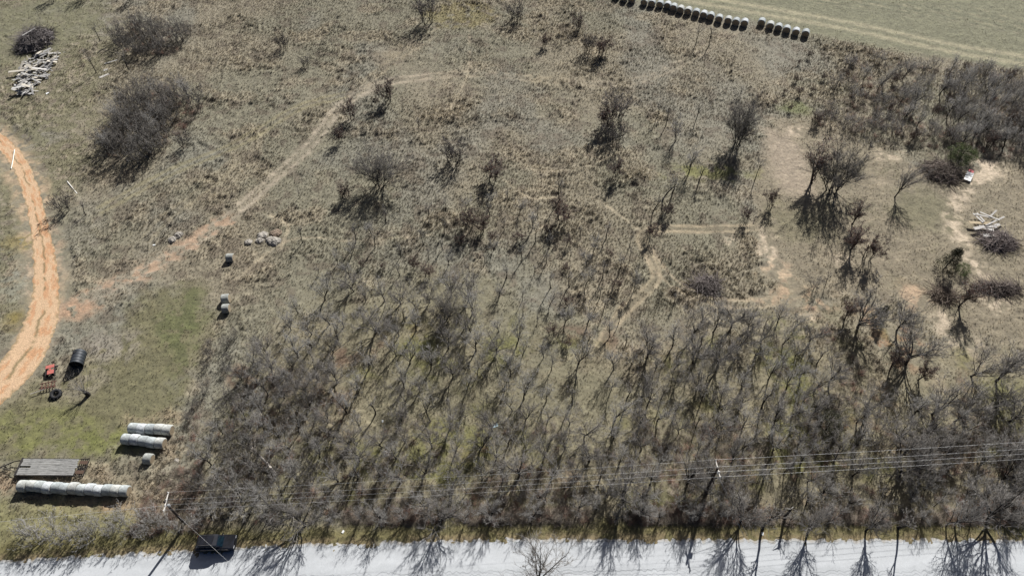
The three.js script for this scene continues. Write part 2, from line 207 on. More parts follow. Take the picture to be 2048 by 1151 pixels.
{
  const e = smooth([at(-260, 1136), at(0, 1120), at(250, 1106), at(512, 1091), at(768, 1083), at(1024, 1077), at(1280, 1077), at(1536, 1078), at(1800, 1078), at(2048, 1078), at(2350, 1078)], 60);
  roadEdge = e;
  const top = e.map((p) => V(p.x, 0, p.z + (fbm(p.x * 2.3, 4, 3) - 0.5) * 0.8)), bot = e.map((p) => V(p.x, 0, p.z + 5.7 + (fbm(p.x * 1.1, 9, 3) - 0.5) * 0.4));
  const speck = dataTex(2048, 512, (i, j) => { const x = i / 2048 * 40, y = j / 512 * 5.8, g = 182 + (HT[(i * 517 + j * 7919) & 65535] - 0.5) * 28 + (noise(x * 7, y * 7) - 0.5) * 8 + (fbm(x * 0.2, y * 1.8, 3) - 0.5) * 20; let d = 0; for (const [c, w, a] of [[0.42, 0.07, 46], [0.62, 0.05, 24], [1.5, 0.5, 9], [3.9, 0.45, 9], [4.15, 0.05, 40], [4.55, 0.06, 30], [5.0, 0.04, 24]]) d += a * Math.exp(-(((y - c - (fbm(x * 0.12, c, 2) - 0.5) * 0.5) / w) ** 2)) * (0.15 + 1.3 * fbm(x * 0.7, c * 3, 3)); const edge = sstep(0.5, 0, y + (fbm(x * 2.6, 3, 3) - 0.5) * 0.6); const v = g - d, m = edge * 0.55; return [(v - 3) * (1 - m) + 146 * m, v * (1 - m) + 136 * m, (v + 2) * (1 - m) + 120 * m]; });
  speck.repeat.set(1 / 40, 1 / 5.8); speck.wrapS = THREE.MirroredRepeatWrapping;
  structure('paved_road', ribbon(top, bot, 0.02), mat(0xffffff, 0.85, { map: speck, bumpMap: lumpAt(1.6, 1.6), bumpScale: 0.004 }), 'pale sun-bleached paved road along the bottom');
  const c = smooth([at(-60, 238), at(0, 282), at(35, 322), at(62, 385), at(80, 465), at(90, 540), at(88, 610), at(72, 665), at(40, 725), at(0, 768), at(-60, 815), at(-140, 870)], 16);
  const wid = (k) => { const t = k / (c.length - 1); return 1.45 + 0.55 * sstep(0.3, 0.5, t) + 0.75 * sstep(0.48, 0.6, t) + 0.5 * sstep(0.6, 0.75, t); };
  const L = [], Q = [];
  c.forEach((p, k) => { const t = V().subVectors(c[Math.min(k + 1, c.length - 1)], c[Math.max(k - 1, 0)]).normalize(), n = V(-t.z, 0, t.x), j1 = (fbm(k * 0.8, 2, 3) - 0.5) * 0.7, j2 = (fbm(k * 0.8, 8, 3) - 0.5) * 0.7; L.push(p.clone().addScaledVector(n, wid(k) + j1)); Q.push(p.clone().addScaledVector(n, -wid(k) + j2)); });
  const claytex = dataTex(1024, 512, (i, j) => { const s = i / 1024 * 24, v = j / 512, f = fbm(s * 0.5, v * 6, 3), g = 0.84 + noise(s * 9, v * 50) * 0.2 + (HT[(i * 331 + j * 6151) & 65535] - 0.5) * 0.12; const rut = Math.exp(-(((v - 0.5 - (fbm(s * 0.4, 8, 2) - 0.5) * 0.2) / 0.045) ** 2)) * sstep(0.38, 0.6, fbm(s * 0.9, 3, 3)) * 0.8 + sstep(0.1, 0, v + (fbm(s * 2, 1, 3) - 0.5) * 0.2) * 0.5 + sstep(0.9, 1, v + (fbm(s * 2, 21, 3) - 0.5) * 0.2) * 0.5; const c = [202, 171, 137]; const a = sstep(0.45, 0.7, f); return [0, 1, 2].map((q) => ((c[q] + ([194, 150, 112][q] - c[q]) * a) * (1 - rut) + [126, 112, 80][q] * rut) * g); });
  claytex.repeat.set(1 / 24, 1 / 5); claytex.wrapS = THREE.MirroredRepeatWrapping;
  const g = ribbon(L, Q, 0.012); const uv = g.attributes.uv; for (let k = 0; k < uv.count; k++) uv.setY(k, (k % 7) / 6 * 5);
  structure('dirt_road', g, mat(0xffffff, 1, { map: claytex, bumpMap: lumpAt(0.5, 0.5), bumpScale: 0.06 }), 'curving orange clay farm road on the western edge');
  const cl = segDist(c), rd = segDist(e);
  for (let j = 0; j < TH; j += 1) for (let i = 0; i < TW; i += 1) { const x = wx(i), z = wz(j); if (x < -62) { const d = cl(x, z); if (d < 4.6) tall[j * TW + i] = Math.min(tall[j * TW + i], sstep(1.8 + (x < -70 && z > -85 ? 0.9 : 0), 4.6, d) * 0.5 - 0.08); } if (z > -42) { if (z > e[clamp(Math.round((x - e[0].x) / (e[e.length - 1].x - e[0].x) * (e.length - 1)), 0, e.length - 1)].z - 0.1 + (fbm(x * 1.6, z * 1.6, 3) - 0.42) * 2.2) tall[j * TW + i] = 0; else if (z > -36 && tall[j * TW + i] > 0.3) tall[j * TW + i] = 0.3; } }
}
{
  const far = new THREE.PlaneGeometry(5000, 5000).rotateX(-Math.PI / 2).translate(0, -0.06, -90);
  structure('ground', far, mat(srgb(142, 130, 104), 1), 'dry open country all around the field');
  const rows = [], cols = 760; for (let z = Z0; z < Z1; z += 0.2 + 0.0016 * -z) rows.push(z); rows.push(Z1);
  const p = new Float32Array(rows.length * (cols + 1) * 3), uv = new Float32Array(rows.length * (cols + 1) * 2), id = new Uint32Array((rows.length - 1) * cols * 6); let n = 0, m = 0;
  rows.forEach((z, j) => { const half = halfAt(z); for (let i = 0; i <= cols; i++) { const x = -half + 2 * half * i / cols, k = j * (cols + 1) + i; p[k * 3] = x; p[k * 3 + 1] = moundAt(x, z); p[k * 3 + 2] = z; uv[k * 2] = (x - X0) / (X1 - X0); uv[k * 2 + 1] = 1 - (z - Z0) / (Z1 - Z0); if (i && j) { const a = k - cols - 2; id[m++] = a; id[m++] = k - 1; id[m++] = a + 1; id[m++] = k - 1; id[m++] = k; id[m++] = a + 1; } } });
  const field = new THREE.BufferGeometry(); field.setAttribute('position', new THREE.BufferAttribute(p, 3)); field.setAttribute('uv', new THREE.BufferAttribute(uv, 2)); field.setIndex(new THREE.BufferAttribute(id, 1)); field.computeVertexNormals();
  structure('field', field, mat(0xffffff, 1, { map: fieldTex, bumpMap: lumpAt((X1 - X0) / 9, (Z1 - Z0) / 9), bumpScale: 0.1 }), 'rough dry winter field with trodden tracks and bare soil');
}
console.log('ground done');
// ---------------------------------------------------------------- grass
{
  const tuft = (seed, n, spread, wide) => { const r = rngOf(seed), s = new Shape3(); for (let k = 0; k < n; k++) { const a = k / n * 6.283 + rr(-0.4, 0.4, r), l = rr(0.6, 1.1, r), o = rr(0.02, 0.18, r), lean = rr(0.25, 1, r) * spread, h = l * rr(0.55, 1, r), w = rr(0.5, 1, r) * wide, ca = Math.cos(a), sa = Math.sin(a); const p = (d, y, q) => V(ca * d - sa * q, y, sa * d + ca * q); s.tri(p(o, 0, -w), p(o, 0, w), p(o + lean * 0.5, h * 0.75, w * 0.7)); s.tri(p(o, 0, -w), p(o + lean * 0.5, h * 0.75, w * 0.7), p(o + lean * 0.45, h * 0.75, -w * 0.7)); s.tri(p(o + lean * 0.45, h * 0.75, -w * 0.7), p(o + lean * 0.5, h * 0.75, w * 0.7), p(o + lean * 1.05, h * rr(0.55, 1.05, r), 0)); } return s.geo(); };
  const shapes = [tuft(1, 11, 0.75, 0.09), tuft(2, 9, 1.0, 0.11), tuft(3, 13, 0.6, 0.08)];
  const lists = shapes.map(() => []), r = rngOf(77), sp = 0.42;
  for (let z = Z0 + 6; z < -26; z += sp) { const half = halfAt(z) - 1; for (let x = -half; x < half; x += sp) {
    const X = x + rr(-0.3, 0.3, r), Z = z + rr(-0.3, 0.3, r), t = tallAt(X, Z); const u = r(); if (t < 0.04 || u > 0.35 + t * 0.9) continue;
    const y = moundAt(X, Z), s = (0.09 + 0.2 * Math.pow(clamp(t, 0, 1.2), 1.2) + y * 0.45) * rr(0.7, 1.35, r), c = groundColor(X, Z), b = rr(0.95, 1.28, r), straw = r() * 0.35;
    lists[Math.floor(r() * 3)].push([X, Z, s * rr(0.9, 1.4, r), s, r() * 6.283, srgb(clamp((c[0] + (160 - c[0]) * straw) * b, 0, 235), clamp((c[1] + (149 - c[1]) * straw) * b, 0, 230), clamp((c[2] + (128 - c[2]) * straw) * b, 0, 215)), rr(-0.25, 0.25, r), rr(-0.25, 0.25, r), y]);
  } }
  const gm = new THREE.MeshPhysicalMaterial({ color: 0xffffff, roughness: 1, transmission: 0.35, thickness: 0, side: THREE.DoubleSide }), m4 = new THREE.Matrix4(), q = new THREE.Quaternion(), eu = new THREE.Euler();
  const names = ['dry_grass', 'dry_grass', 'dry_grass'];
  lists.forEach((L, k) => { const im = new THREE.InstancedMesh(shapes[k], gm, L.length); im.name = numbered(names[k]); L.forEach(([x, z, w, h, a, c, tx, tz, y], n) => { q.setFromEuler(eu.set(tx, a, tz)); im.setMatrixAt(n, m4.compose(V(x, y - 0.03, z), q, V(w, h, w))); im.setColorAt(n, c); }); tag(im, ['tussocks of dry straw-coloured grass all over the field', 'flattened spreading tussocks of dry grass over the field', 'narrow upright tussocks of dry grass over the field'][k], 'grass', null, 'stuff'); scene.add(im); });
  console.log('tufts', lists.map((l) => l.length).join(' '));
}
// ---------------------------------------------------------------- bare trees
const BARK = mat(srgb(48, 44, 41), 0.95), TWIG = mat(srgb(122, 118, 113), 0.95), TWIG2 = mat(srgb(144, 141, 136), 0.95), BUSH = mat(srgb(96, 92, 87), 0.95), DEADWOOD = mat(srgb(196, 188, 178), 0.9), LEAFY = mat(srgb(100, 76, 66), 1, { side: THREE.DoubleSide }), CEDAR = mat(srgb(64, 64, 46), 1, { side: THREE.DoubleSide }), SHRUBGREEN = mat(srgb(88, 98, 58), 1, { side: THREE.DoubleSide }), CHAR = mat(srgb(74, 70, 68), 1);
function walk(p, d, len, n, wig, lift, r) { const pts = [p.clone()], dir = d.clone().normalize(); for (let k = 0; k < n; k++) { dir.x += rr(-wig, wig, r); dir.z += rr(-wig, wig, r); dir.y += rr(-wig, wig, r) * 0.7 + lift; dir.normalize(); pts.push(pts[k].clone().addScaledVector(dir, len / n)); } pts.dir = dir; return pts; }
const taper = (n, a, b) => Array.from({ length: n }, (_, k) => a + (b - a) * k / (n - 1));
function side(dir, ang, r) { const a = V(rr(-1, 1, r), rr(-0.6, 1, r), rr(-1, 1, r)); a.addScaledVector(dir, -a.dot(dir)).normalize(); return dir.clone().multiplyScalar(Math.cos(ang)).addScaledVector(a, Math.sin(ang)); }
function along(pts, t) { const f = t * (pts.length - 1), k = Math.min(Math.floor(f), pts.length - 2); return { p: V().lerpVectors(pts[k], pts[k + 1], f - k), d: V().subVectors(pts[k + 1], pts[k]).normalize() }; }
// a bare crown of height 1: trunk and limbs in one geometry, branches and twigs in the other
function bareTree(seed, o) {
  const r = rngOf(seed), wood = new Shape3(), fine = new Shape3(), leaves = o.leaves ? new Shape3() : null;
  const twigs = (pts, n, len) => { for (let k = 0; k < n; k++) { const { p, d } = along(pts, rr(0.15, 1, r)); const q = side(d, rr(0.3, 1.0, r), r); q.y += 0.15; fine.spike(p, p.clone().addScaledVector(q, len * rr(0.5, 1.2, r)), o.twig * rr(0.7, 1.2, r)); if (leaves && r() < o.leaves) for (let m = 0; m < 4; m++) leaves.leaf(p.clone().addScaledVector(q, len * rr(0.2, 0.9, r)).add(V(rr(-1, 1, r), rr(-1, 1, r), rr(-1, 1, r)).multiplyScalar(0.03)), rr(0.008, 0.015, r), r); } };
  const small = (p, d, len, rad) => { const b = walk(p, d, len, 3, o.wig * 1.1, 0.06, r); fine.tube(b, taper(4, rad, rad * 0.4), 3, false); twigs(b, o.nt, len * 0.55); };
  const branch = (p, d, len, rad) => { const b = walk(p, d, len, 4, o.wig, 0.06, r); fine.tube(b, taper(5, rad, rad * 0.4), 3, false); for (let k = 0; k < o.ns; k++) { const q = along(b, k === o.ns - 1 ? 1 : rr(0.2, 0.98, r)); small(q.p, side(q.d, rr(0.3, 0.95, r), r), len * rr(0.4, 0.65, r), rad * 0.5); } twigs(b, Math.ceil(o.nt * 0.7), len * 0.3); };
  const limb = (p, d, len, rad) => { const b = walk(p, d, len, 6, o.wig, o.lift, r); wood.tube(b, taper(7, rad, rad * 0.35), 5, false); for (let k = 0; k < o.nb; k++) { const t = k === o.nb - 1 ? 1 : 0.25 + 0.72 * (k + r()) / o.nb, q = along(b, t); branch(q.p, t === 1 ? q.d : side(q.d, rr(0.45, 1.05, r), r), len * rr(0.32, 0.58, r), rad * 0.45 * (1.15 - t * 0.4)); } };
  for (let s = 0; s < o.stems; s++) {
    const a = s / o.stems * 6.283 + rr(-0.5, 0.5, r), fan = o.stems > 1 ? rr(0.15, o.fan, r) : rr(0, o.fan, r), tr = walk(V(Math.cos(a) * 0.02 * (o.stems - 1), -0.02, Math.sin(a) * 0.02 * (o.stems - 1)), V(Math.cos(a) * fan, 1, Math.sin(a) * fan), o.trunk * rr(0.85, 1.15, r), 6, o.wig * 0.8, 0.08, r);
    wood.tube(tr, taper(7, o.rad, o.rad * 0.55).map((v, k) => (k ? v : v * 1.35)), 6, false);
    for (let k = 0; k < o.nl; k++) { const t = k === 0 ? 1 : rr(o.low, 1, r), q = along(tr, t), az = k / o.nl * 6.283 + rr(-0.6, 0.6, r), sp = rr(0.35, o.open, r); const d = t === 1 ? q.d.clone() : V(Math.cos(az) * Math.sin(sp), Math.cos(sp), Math.sin(az) * Math.sin(sp)).addScaledVector(q.d, 0.3).normalize(); limb(q.p, d, o.limb * rr(0.75, 1.2, r), o.rad * (t === 1 ? 0.55 : 0.46)); }
  }
  // bring the crown to height 1
  let top = 0; for (const sh of [wood, fine]) for (let k = 1; k < sh.p.length; k += 3) top = Math.max(top, sh.p[k]);
  for (const sh of [wood, fine, leaves]) if (sh) sh.p = sh.p.map((v) => v / top);
  return { wood: wood.geo(), fine: fine.geo(), leaves: leaves?.geo() };
}
const OAK = { stems: 1, fan: 0.18, trunk: 0.26, rad: 0.027, nl: 7, low: 0.35, open: 1.0, limb: 0.58, wig: 0.2, lift: 0.05, nb: 7, ns: 6, nt: 8, twig: 0.0019 };
const WILD = { ...OAK, trunk: 0.46, rad: 0.026, nl: 6, low: 0.3, open: 0.75, wig: 0.19, nb: 6, ns: 5, nt: 7, twig: 0.0018 };
const SAP = { ...OAK, trunk: 0.75, rad: 0.024, nl: 4, low: 0.55, open: 0.7, limb: 0.3, wig: 0.18, nb: 4, ns: 3, nt: 7, twig: 0.0034, fan: 0.25 };
const SHR = { ...OAK, stems: 8, fan: 0.55, trunk: 0.4, rad: 0.012, nl: 3, low: 0.2, open: 0.7, limb: 0.42, wig: 0.24, nb: 3, ns: 3, nt: 8, twig: 0.0048 };
const ROUND = { ...OAK, stems: 5, fan: 0.75, trunk: 0.16, rad: 0.016, nl: 4, low: 0.2, open: 0.95, limb: 0.62, wig: 0.16, lift: 0.035, nb: 6, ns: 5, nt: 10, twig: 0.0025 };
const CLUMP = { ...SHR, stems: 10, fan: 0.42, wig: 0.16, nt: 9, twig: 0.0062, rad: 0.013 };
const kinds = {
  clump: [81, 82, 83].map((s) => bareTree(s, CLUMP)),
  round: [71, 72].map((s) => bareTree(s, ROUND)),
  oak: [11, 12, 13, 14, 15].map((s) => bareTree(s, OAK)), wild: [21, 22, 23, 24, 25, 26].map((s) => bareTree(s, WILD)), sap: [31, 32, 33, 34, 35, 36].map((s) => bareTree(s, SAP)),
  shrub: [41, 42, 43, 44].map((s) => bareTree(s, SHR)), brown: [51, 52, 53].map((s) => bareTree(s, { ...WILD, trunk: 0.34, low: 0.12, nl: 7, limb: 0.46, leaves: 0.5, nb: 5 })), slim: [61, 62, 63].map((s) => bareTree(s, { ...SHR, stems: 7, fan: 0.26, leaves: 0.5, twig: 0.0055 })),
};
console.log('tris', Object.entries(kinds).map(([k, v]) => k + ' ' + v.map((g) => (g.wood.index.count + g.fine.index.count) / 3).join('/')).join('; '));
const DARKTWIG = mat(srgb(84, 79, 75), 0.95);
const NAMES = { clump: ['bare_shrub', 'shrub', BARK, DARKTWIG], round: ['bare_tree', 'tree', BARK, BUSH], oak: ['bare_tree', 'tree', BARK, TWIG], wild: ['crooked_bare_tree', 'tree', BARK, TWIG2], sap: ['bare_sapling', 'sapling', BARK, TWIG], shrub: ['bare_shrub', 'shrub', BUSH, BUSH], brown: ['brown_leaved_tree', 'tree', BARK, TWIG], slim: ['brown_leaved_shrub', 'shrub', BARK, BUSH] };
const rt = rngOf(4711), stems = [];
function plant(kind, pos, h, label, group, o = {}) {
  const [name, cat, bark, twig] = NAMES[kind], set = kinds[kind], g = set[o.v ?? Math.floor(rt() * set.length)], t = thing(name, label, cat, pos, rt() * 6.283, group), wide = o.wide ?? rr(0.85, 1.2, rt);
  part('trunk', g.wood, o.bark ?? bark, t); part('crown', g.fine, o.twig ?? twig, t); if (g.leaves) part('dead_leaves', g.leaves, LEAFY, t);
  t.scale.set(h * wide, h, h * wide); if (o.lean) { t.rotation.order = 'ZXY'; t.rotation.z = -o.lean; } stems.push(pos); return t;
}
// trees that stand apart, each where it stands
const lone = [
  ['shrub', 855, 52, 5.5, 'grey multi-stemmed bush at the top of the field, beside the greenish rough patch'],
  ['slim', 775, 212, 4.2, 'dark pointed bush just below the bend of the upper track'],
  ['slim', 703, 246, 3.6, 'reddish upright bush below the bend of the track, left of the pointed bush'],
  ['slim', 678, 292, 2.6, 'small reddish bush beside the track, below the other reddish bush'],
  ['sap', 838, 262, 3.4, 'thin crooked sapling alone in the field, right of the pointed bush'],
  ['shrub', 568, 104, 2.6, 'pale grey low bush alone in the upper left field'],
  ['shrub', 612, 140, 2.0, 'low grey weed bush below the pale bush of the upper left field'],
  ['slim', 1155, 68, 3.0, 'narrow reddish bush high in the field below the bale row'],
  ['slim', 1088, 100, 2.2, 'tiny reddish sapling left of the pair of reddish bushes'],
  ['shrub', 1176, 112, 3.4, 'grey bush, left one of a touching pair high in the field'],
  ['slim', 1204, 118, 3.6, 'reddish brown bush, right one of a touching pair high in the field'],
  ['sap', 1392, 88, 4.2, 'thin sapling just below the row of bales, left of two'],
  ['sap', 1418, 92, 4.4, 'thin sapling just below the row of bales, right of two'],
  ['sap', 1466, 118, 2.4, 'tiny dark sapling below the end of the bale row'],
  ['shrub', 910, 332, 4.2, 'grey fan-shaped bush alone in the middle field, left of two'],
  ['slim', 985, 366, 4.0, 'dark fan-shaped bush in the middle field, right of two'],
  ['round', 760, 372, 10, 'round grey tree with the widest crown of the middle field'],
  ['slim', 690, 402, 2.4, 'small brownish bush at the left foot of the round grey field tree'],
  ['sap', 777, 412, 3.2, 'thin sapling at the right foot of the round grey field tree'],
  ['sap', 604, 486, 3.4, 'small grey sapling right of the collapsed old bales'],
  ['sap', 600, 395, 1.8, 'tiny twig sapling beside the middle of the long track'],
  ['shrub', 1230, 246, 5.0, 'tall grey bush below the upper track, topmost of a cluster of three'],
  ['slim', 1212, 262, 4.0, 'reddish dark bush in the cluster of three below the upper track'],
  ['shrub', 1226, 296, 3.8, 'grey bush, lowest in the cluster of three below the upper track'],
  ['sap', 1312, 238, 3.8, 'slender sapling between the grey bush cluster and the big round tree, first of four'],
  ['wild', 1352, 282, 7.8, 'crooked slender tree between the grey bush cluster and the big round tree'],
  ['sap', 1332, 252, 4.0, 'slender sapling beside the crooked slender tree'],
  ['sap', 1392, 240, 4.4, 'slender sapling left of the big round tree crown'],
  ['round', 1472, 290, 12.5, 'big round dark crowned tree at the western edge of the mown clearing'],
  ['wild', 1378, 345, 7.4, 'crooked tree on the mossy patch below the big round tree'],
  ['sap', 1325, 400, 5.0, 'tall thin sapling in the row left of the mossy patch'],
  ['sap', 1305, 425, 4.6, 'tall thin sapling, lowest in the row left of the mossy patch'],
  ['sap', 1345, 385, 4.8, 'tall thin sapling in the middle of the row below the mossy patch'],
  ['sap', 1398, 365, 4.0, 'thin sapling right under the big round tree'],
  ['sap', 1510, 360, 4.6, 'thin forked sapling on the clearing edge below the big round tree'],
  ['slim', 1540, 420, 2.8, 'small dark bush alone on the clearing below the forked sapling'],
  ['slim', 1337, 442, 2.4, 'small reddish bush just above the looping rut'],
  ['slim', 1492, 450, 2.4, 'small dark sapling where the looping rut meets the clearing'],
  ['slim', 1300, 482, 2.6, 'dark spiky bush in the bend of the looping rut'],
  ['sap', 1120, 402, 5.2, 'thin straight sapling alone in the middle field above the purple-brown bush'],
  ['slim', 1124, 452, 3.6, 'purple-brown bush in the middle field'],
  ['slim', 940, 462, 3.2, 'reddish bush, left of two in the middle field'], ['slim', 962, 470, 3.0, 'reddish bush, right of two in the middle field'],
  ['slim', 1232, 366, 3.4, 'narrow reddish bush beside the footpath in the middle field'],
  ['round', 1664, 382, 13, 'tallest bare tree of the clearing, with long forked shadow'],
  ['brown', 1624, 366, 10.5, 'dark brown-leaved tree at the left of the tallest clearing tree'],
  ['brown', 1704, 448, 7, 'brown-leaved tree below the tallest clearing tree'],
  ['brown', 1700, 500, 7.2, 'dense brown-leaved tree on the bare soil in the clearing'],
  ['slim', 1733, 524, 4.0, 'small brown-leaved bush at the right of the dense brown-leaved tree'],
  ['oak', 1790, 394, 9.6, 'lone leaning bare tree in the middle of the clearing', { lean: 0.22, wide: 0.75 }],
  ['oak', 1716, 655, 9.5, 'bare tree at the lower edge of the clearing with brown leaves at its left side'],
  ['brown', 1690, 640, 5.6, 'brown-leaved tree at the left of the bare tree on the lower clearing edge'],
  ['oak', 1794, 662, 8.5, 'bare forked tree at the lower edge of the clearing above the clay patch'],
  ['oak', 1812, 728, 11.0, 'big bare tree standing in fallen brown leaves below the clearing'],
  ['brown', 1780, 742, 6.0, 'brown-leaved tree at the left of the big tree in fallen leaves'],
  ['brown', 1836, 760, 5.5, 'brown-leaved tree at the right of the big tree in fallen leaves'],
  ['brown', 1918, 614, 7.5, 'dark dense tree with brown leaves at the eastern clearing edge'],
  ['oak', 1942, 752, 8.0, 'leaning pale-limbed tree right of the cream soil patch', { lean: 0.2 }],
  ['oak', 1992, 762, 10.0, 'thick-trunked bare tree near the mossy patch at the eastern edge', { lean: 0.18 }],
  ['sap', 1652, 570, 3.0, 'small twiggy sapling beside the ruts at the lower clearing'], ['shrub', 1630, 582, 2.0, 'low twiggy bush beside the ruts at the lower clearing'],
  ['shrub', 130, 428, 2.8, 'small grey bush beside the clay road'], ['sap', 172, 432, 2.6, 'thin sapling right of the small grey bush beside the clay road'],
  ['sap', 192, 146, 5.0, 'multi-stemmed thin tree beside the white scraps in the upper left'], ['sap', 200, 82, 4.0, 'thin tree above the white scraps in the upper left'], ['sap', 258, 140, 4.2, 'thin sapling right of the white scraps in the upper left'],
  ['shrub', 105, 8, 3.0, 'dark bush at the top edge above the burnt pile'], ['shrub', 170, 6, 2.6, 'dark bush at the top edge, right of the one above the burnt pile'], ['shrub', 262, 12, 2.8, 'bush at the top edge above the upper grey thicket'],
  ['shrub', 1033, 48, 3.2, 'grey bush at the top of the field, left of the reddish bushes'],
  ['shrub', 372, 300, 2.8, 'loose grey bush at the lower right of the dark thicket'],
  ['wild', 650, 600, 7.0, 'dark forked tree at the upper left corner of the wood, long shadow beside it'],
  ['wild', 582, 660, 6.4, 'crooked tree at the left edge of the wood above the dense brush'],
  ['wild', 676, 680, 6.5, 'pale-limbed crooked tree near the upper left corner of the wood'],
  ['wild', 798, 672, 6.5, 'tree bent in an arc near the upper edge of the wood'],
  ['round', 895, 640, 8.0, 'tall tree with the densest shadow at the upper edge of the wood'],
  ['oak', 1436, 735, 8.0, 'straight dark tree alone in the gap of the wood below the rut loop'],
  ['wild', 1310, 742, 4.5, 'forked crooked sapling in the open gap of the wood'], ['wild', 1230, 838, 7.5, 'leaning dark tree at the lower end of the open gap in the wood'],
  ['wild', 1405, 640, 5.0, 'lone sapling with a forked shadow right below the rut loop'], ['sap', 1350, 608, 3.6, 'thin bent sapling just below the rut loop'],
  ['oak', 1245, 1005, 8.5, 'dark stout tree with wide black limbs under the power lines'],
  ['oak', 1068, 1174, 8.6, 'bare tree on the near side of the road, only its crown in view', { wide: 1.45 }],
  ['oak', 1615, 1066, 8.5, 'roadside tree whose forked shadow falls on the road, left of two'], ['oak', 1732, 1062, 9.0, 'roadside tree with the widest branching shadow on the road'],
  ['oak', 1975, 1040, 10.0, 'roadside tree with the straight dark trunk near the right edge'], ['wild', 1892, 1050, 9.0, 'roadside tree, first of a close pair by the road'], ['wild', 1908, 1046, 8.5, 'roadside tree, second of a close pair by the road'],
  ['sap', 1796, 1054, 7.0, 'thin straight roadside sapling between the two widest shadows'], ['oak', 1480, 1046, 8.5, 'roadside tree beside the right-hand power pole guy wires'], ['sap', 1525, 1058, 7.5, 'slim roadside tree right of the guy wires'],
  ['oak', 880, 1046, 6.8, 'roadside tree with a fan of shadow on the road at the middle'], ['oak', 610, 1050, 7.5, 'roadside tree right of the dark car, its shadow across the road'],
];
for (const [k, px, py, h, label, o] of lone) { const low = k === 'shrub' || k === 'slim'; plant(k === 'shrub' && py < 480 ? 'clump' : k, at(px, low && py < 600 ? py - 7 : py), h * (low ? 1.55 : k === 'sap' && py < 600 ? 1.3 : 1), label, null, o); }
// thickets and the wood: individuals of a group
function inPoly(P, x, y) { let c = false; for (let a = 0, b = P.length - 1; a < P.length; b = a++) if ((P[a][1] > y) !== (P[b][1] > y) && x < (P[b][0] - P[a][0]) * (y - P[a][1]) / (P[b][1] - P[a][1]) + P[a][0]) c = !c; return c; }
function thicket(poly, n, gap, pick, label, group) {
  const xs = poly.map((p) => p[0]), ys = poly.map((p) => p[1]); let made = 0;
  for (let k = 0; k < n * 40 && made < n; k++) { const x = rr(Math.min(...xs), Math.max(...xs), rt), y = rr(Math.min(...ys), Math.max(...ys), rt); if (!inPoly(poly, x, y)) continue; const p = at(x, y); if (stems.some((s) => Math.hypot(s.x - p.x, s.z - p.z) < gap)) continue; const [kind, lo, hi, o] = pick(rt); plant(kind, p, rr(lo, hi, rt), label[kind] ?? label.any, group + (NAMES[kind][1] === 'shrub' ? ', shrubs' : NAMES[kind][1] === 'sapling' ? ', saplings' : ', trees'), o).userData.counted = true; made++; }
  return made;
}
const pickOf = (...list) => (r) => { let u = r(); for (const [w, ...v] of list) { if ((u -= w) < 0) return v; } return list[list.length - 1].slice(1); };
thicket([[238, 95], [250, 60], [330, 45], [385, 70], [350, 105], [280, 118]], 18, 1.9, pickOf([1, 'shrub', 4.4, 6.2]), { any: 'grey bush in the upper thicket at top left' }, 'upper grey thicket');
thicket([[212, 290], [225, 250], [290, 180], [340, 170], [410, 210], [345, 240], [330, 300], [280, 335], [230, 330]], 40, 1.7, pickOf([0.85, 'shrub', 4.8, 7], [0.15, 'wild', 6, 8]), { shrub: 'dark grey bush in the large upper left thicket', wild: 'crooked tree rising from the large upper left thicket' }, 'large dark thicket');
thicket([[1625, 250], [1660, 180], [1700, 115], [1850, 130], [2060, 150], [2060, 330], [1960, 300], [1850, 290], [1740, 275]], 96, 2.3, pickOf([0.6, 'shrub', 2.6, 4.8, { twig: TWIG }], [0.18, 'slim', 2.4, 4], [0.22, 'wild', 5, 7.5]), { shrub: 'grey bush in the brush below the pasture', slim: 'reddish bush in the brush below the pasture', wild: 'bare tree in the brush below the pasture' }, 'brush below the pasture');
thicket([[1880, 175], [2060, 165], [2060, 325], [1960, 296], [1890, 288]], 30, 1.7, pickOf([0.8, 'shrub', 3.6, 5.6, { twig: TWIG }], [0.2, 'wild', 5.5, 8]), { shrub: 'grey bush in the denser eastern end of the pasture brush', wild: 'bare tree in the denser eastern end of the pasture brush' }, 'eastern end of the pasture brush');
thicket([[1500, 210], [1560, 120], [1660, 100], [1640, 230], [1560, 230]], 12, 3, pickOf([0.7, 'slim', 1.4, 2.4], [0.3, 'sap', 2, 3]), { slim: 'tiny reddish bush in the rough above the clearing', sap: 'tiny sapling in the rough above the clearing' }, 'rough above the clearing');
thicket([[620, 560], [760, 440], [1000, 400], [1280, 500], [1260, 700], [1130, 700], [900, 560]], 84, 2.9, pickOf([0.62, 'sap', 2.6, 5], [0.23, 'wild', 4, 5.6], [0.15, 'slim', 1.6, 3]), { sap: 'thin dark sapling in the open field above the wood', wild: 'small crooked tree in the open field above the wood', slim: 'small reddish bush in the open field above the wood' }, 'saplings above the wood');
thicket([[560, 640], [700, 580], [900, 590], [1100, 640], [1180, 760], [1150, 850], [480, 860], [480, 760]], 82, 2.5, pickOf([0.5, 'wild', 4.8, 7.6], [0.25, 'oak', 4.8, 7.2], [0.17, 'sap', 4, 6], [0.08, 'shrub', 2, 3.4]), { oak: 'bare spreading tree in the upper part of the wood', wild: 'crooked bare tree in the upper part of the wood', sap: 'thin dark sapling in the upper part of the wood', shrub: 'grey bush in the upper part of the wood' }, 'upper wood');
thicket([[400, 940], [430, 860], [490, 760], [600, 730], [660, 860], [620, 1040], [420, 1050]], 46, 2.0, pickOf([0.5, 'shrub', 3.4, 5.4], [0.5, 'wild', 5, 7.4, { twig: TWIG2 }]), { wild: 'bare tree in the dense grey left end of the wood', shrub: 'grey bush in the dense grey left end of the wood' }, 'dense left end of the wood');
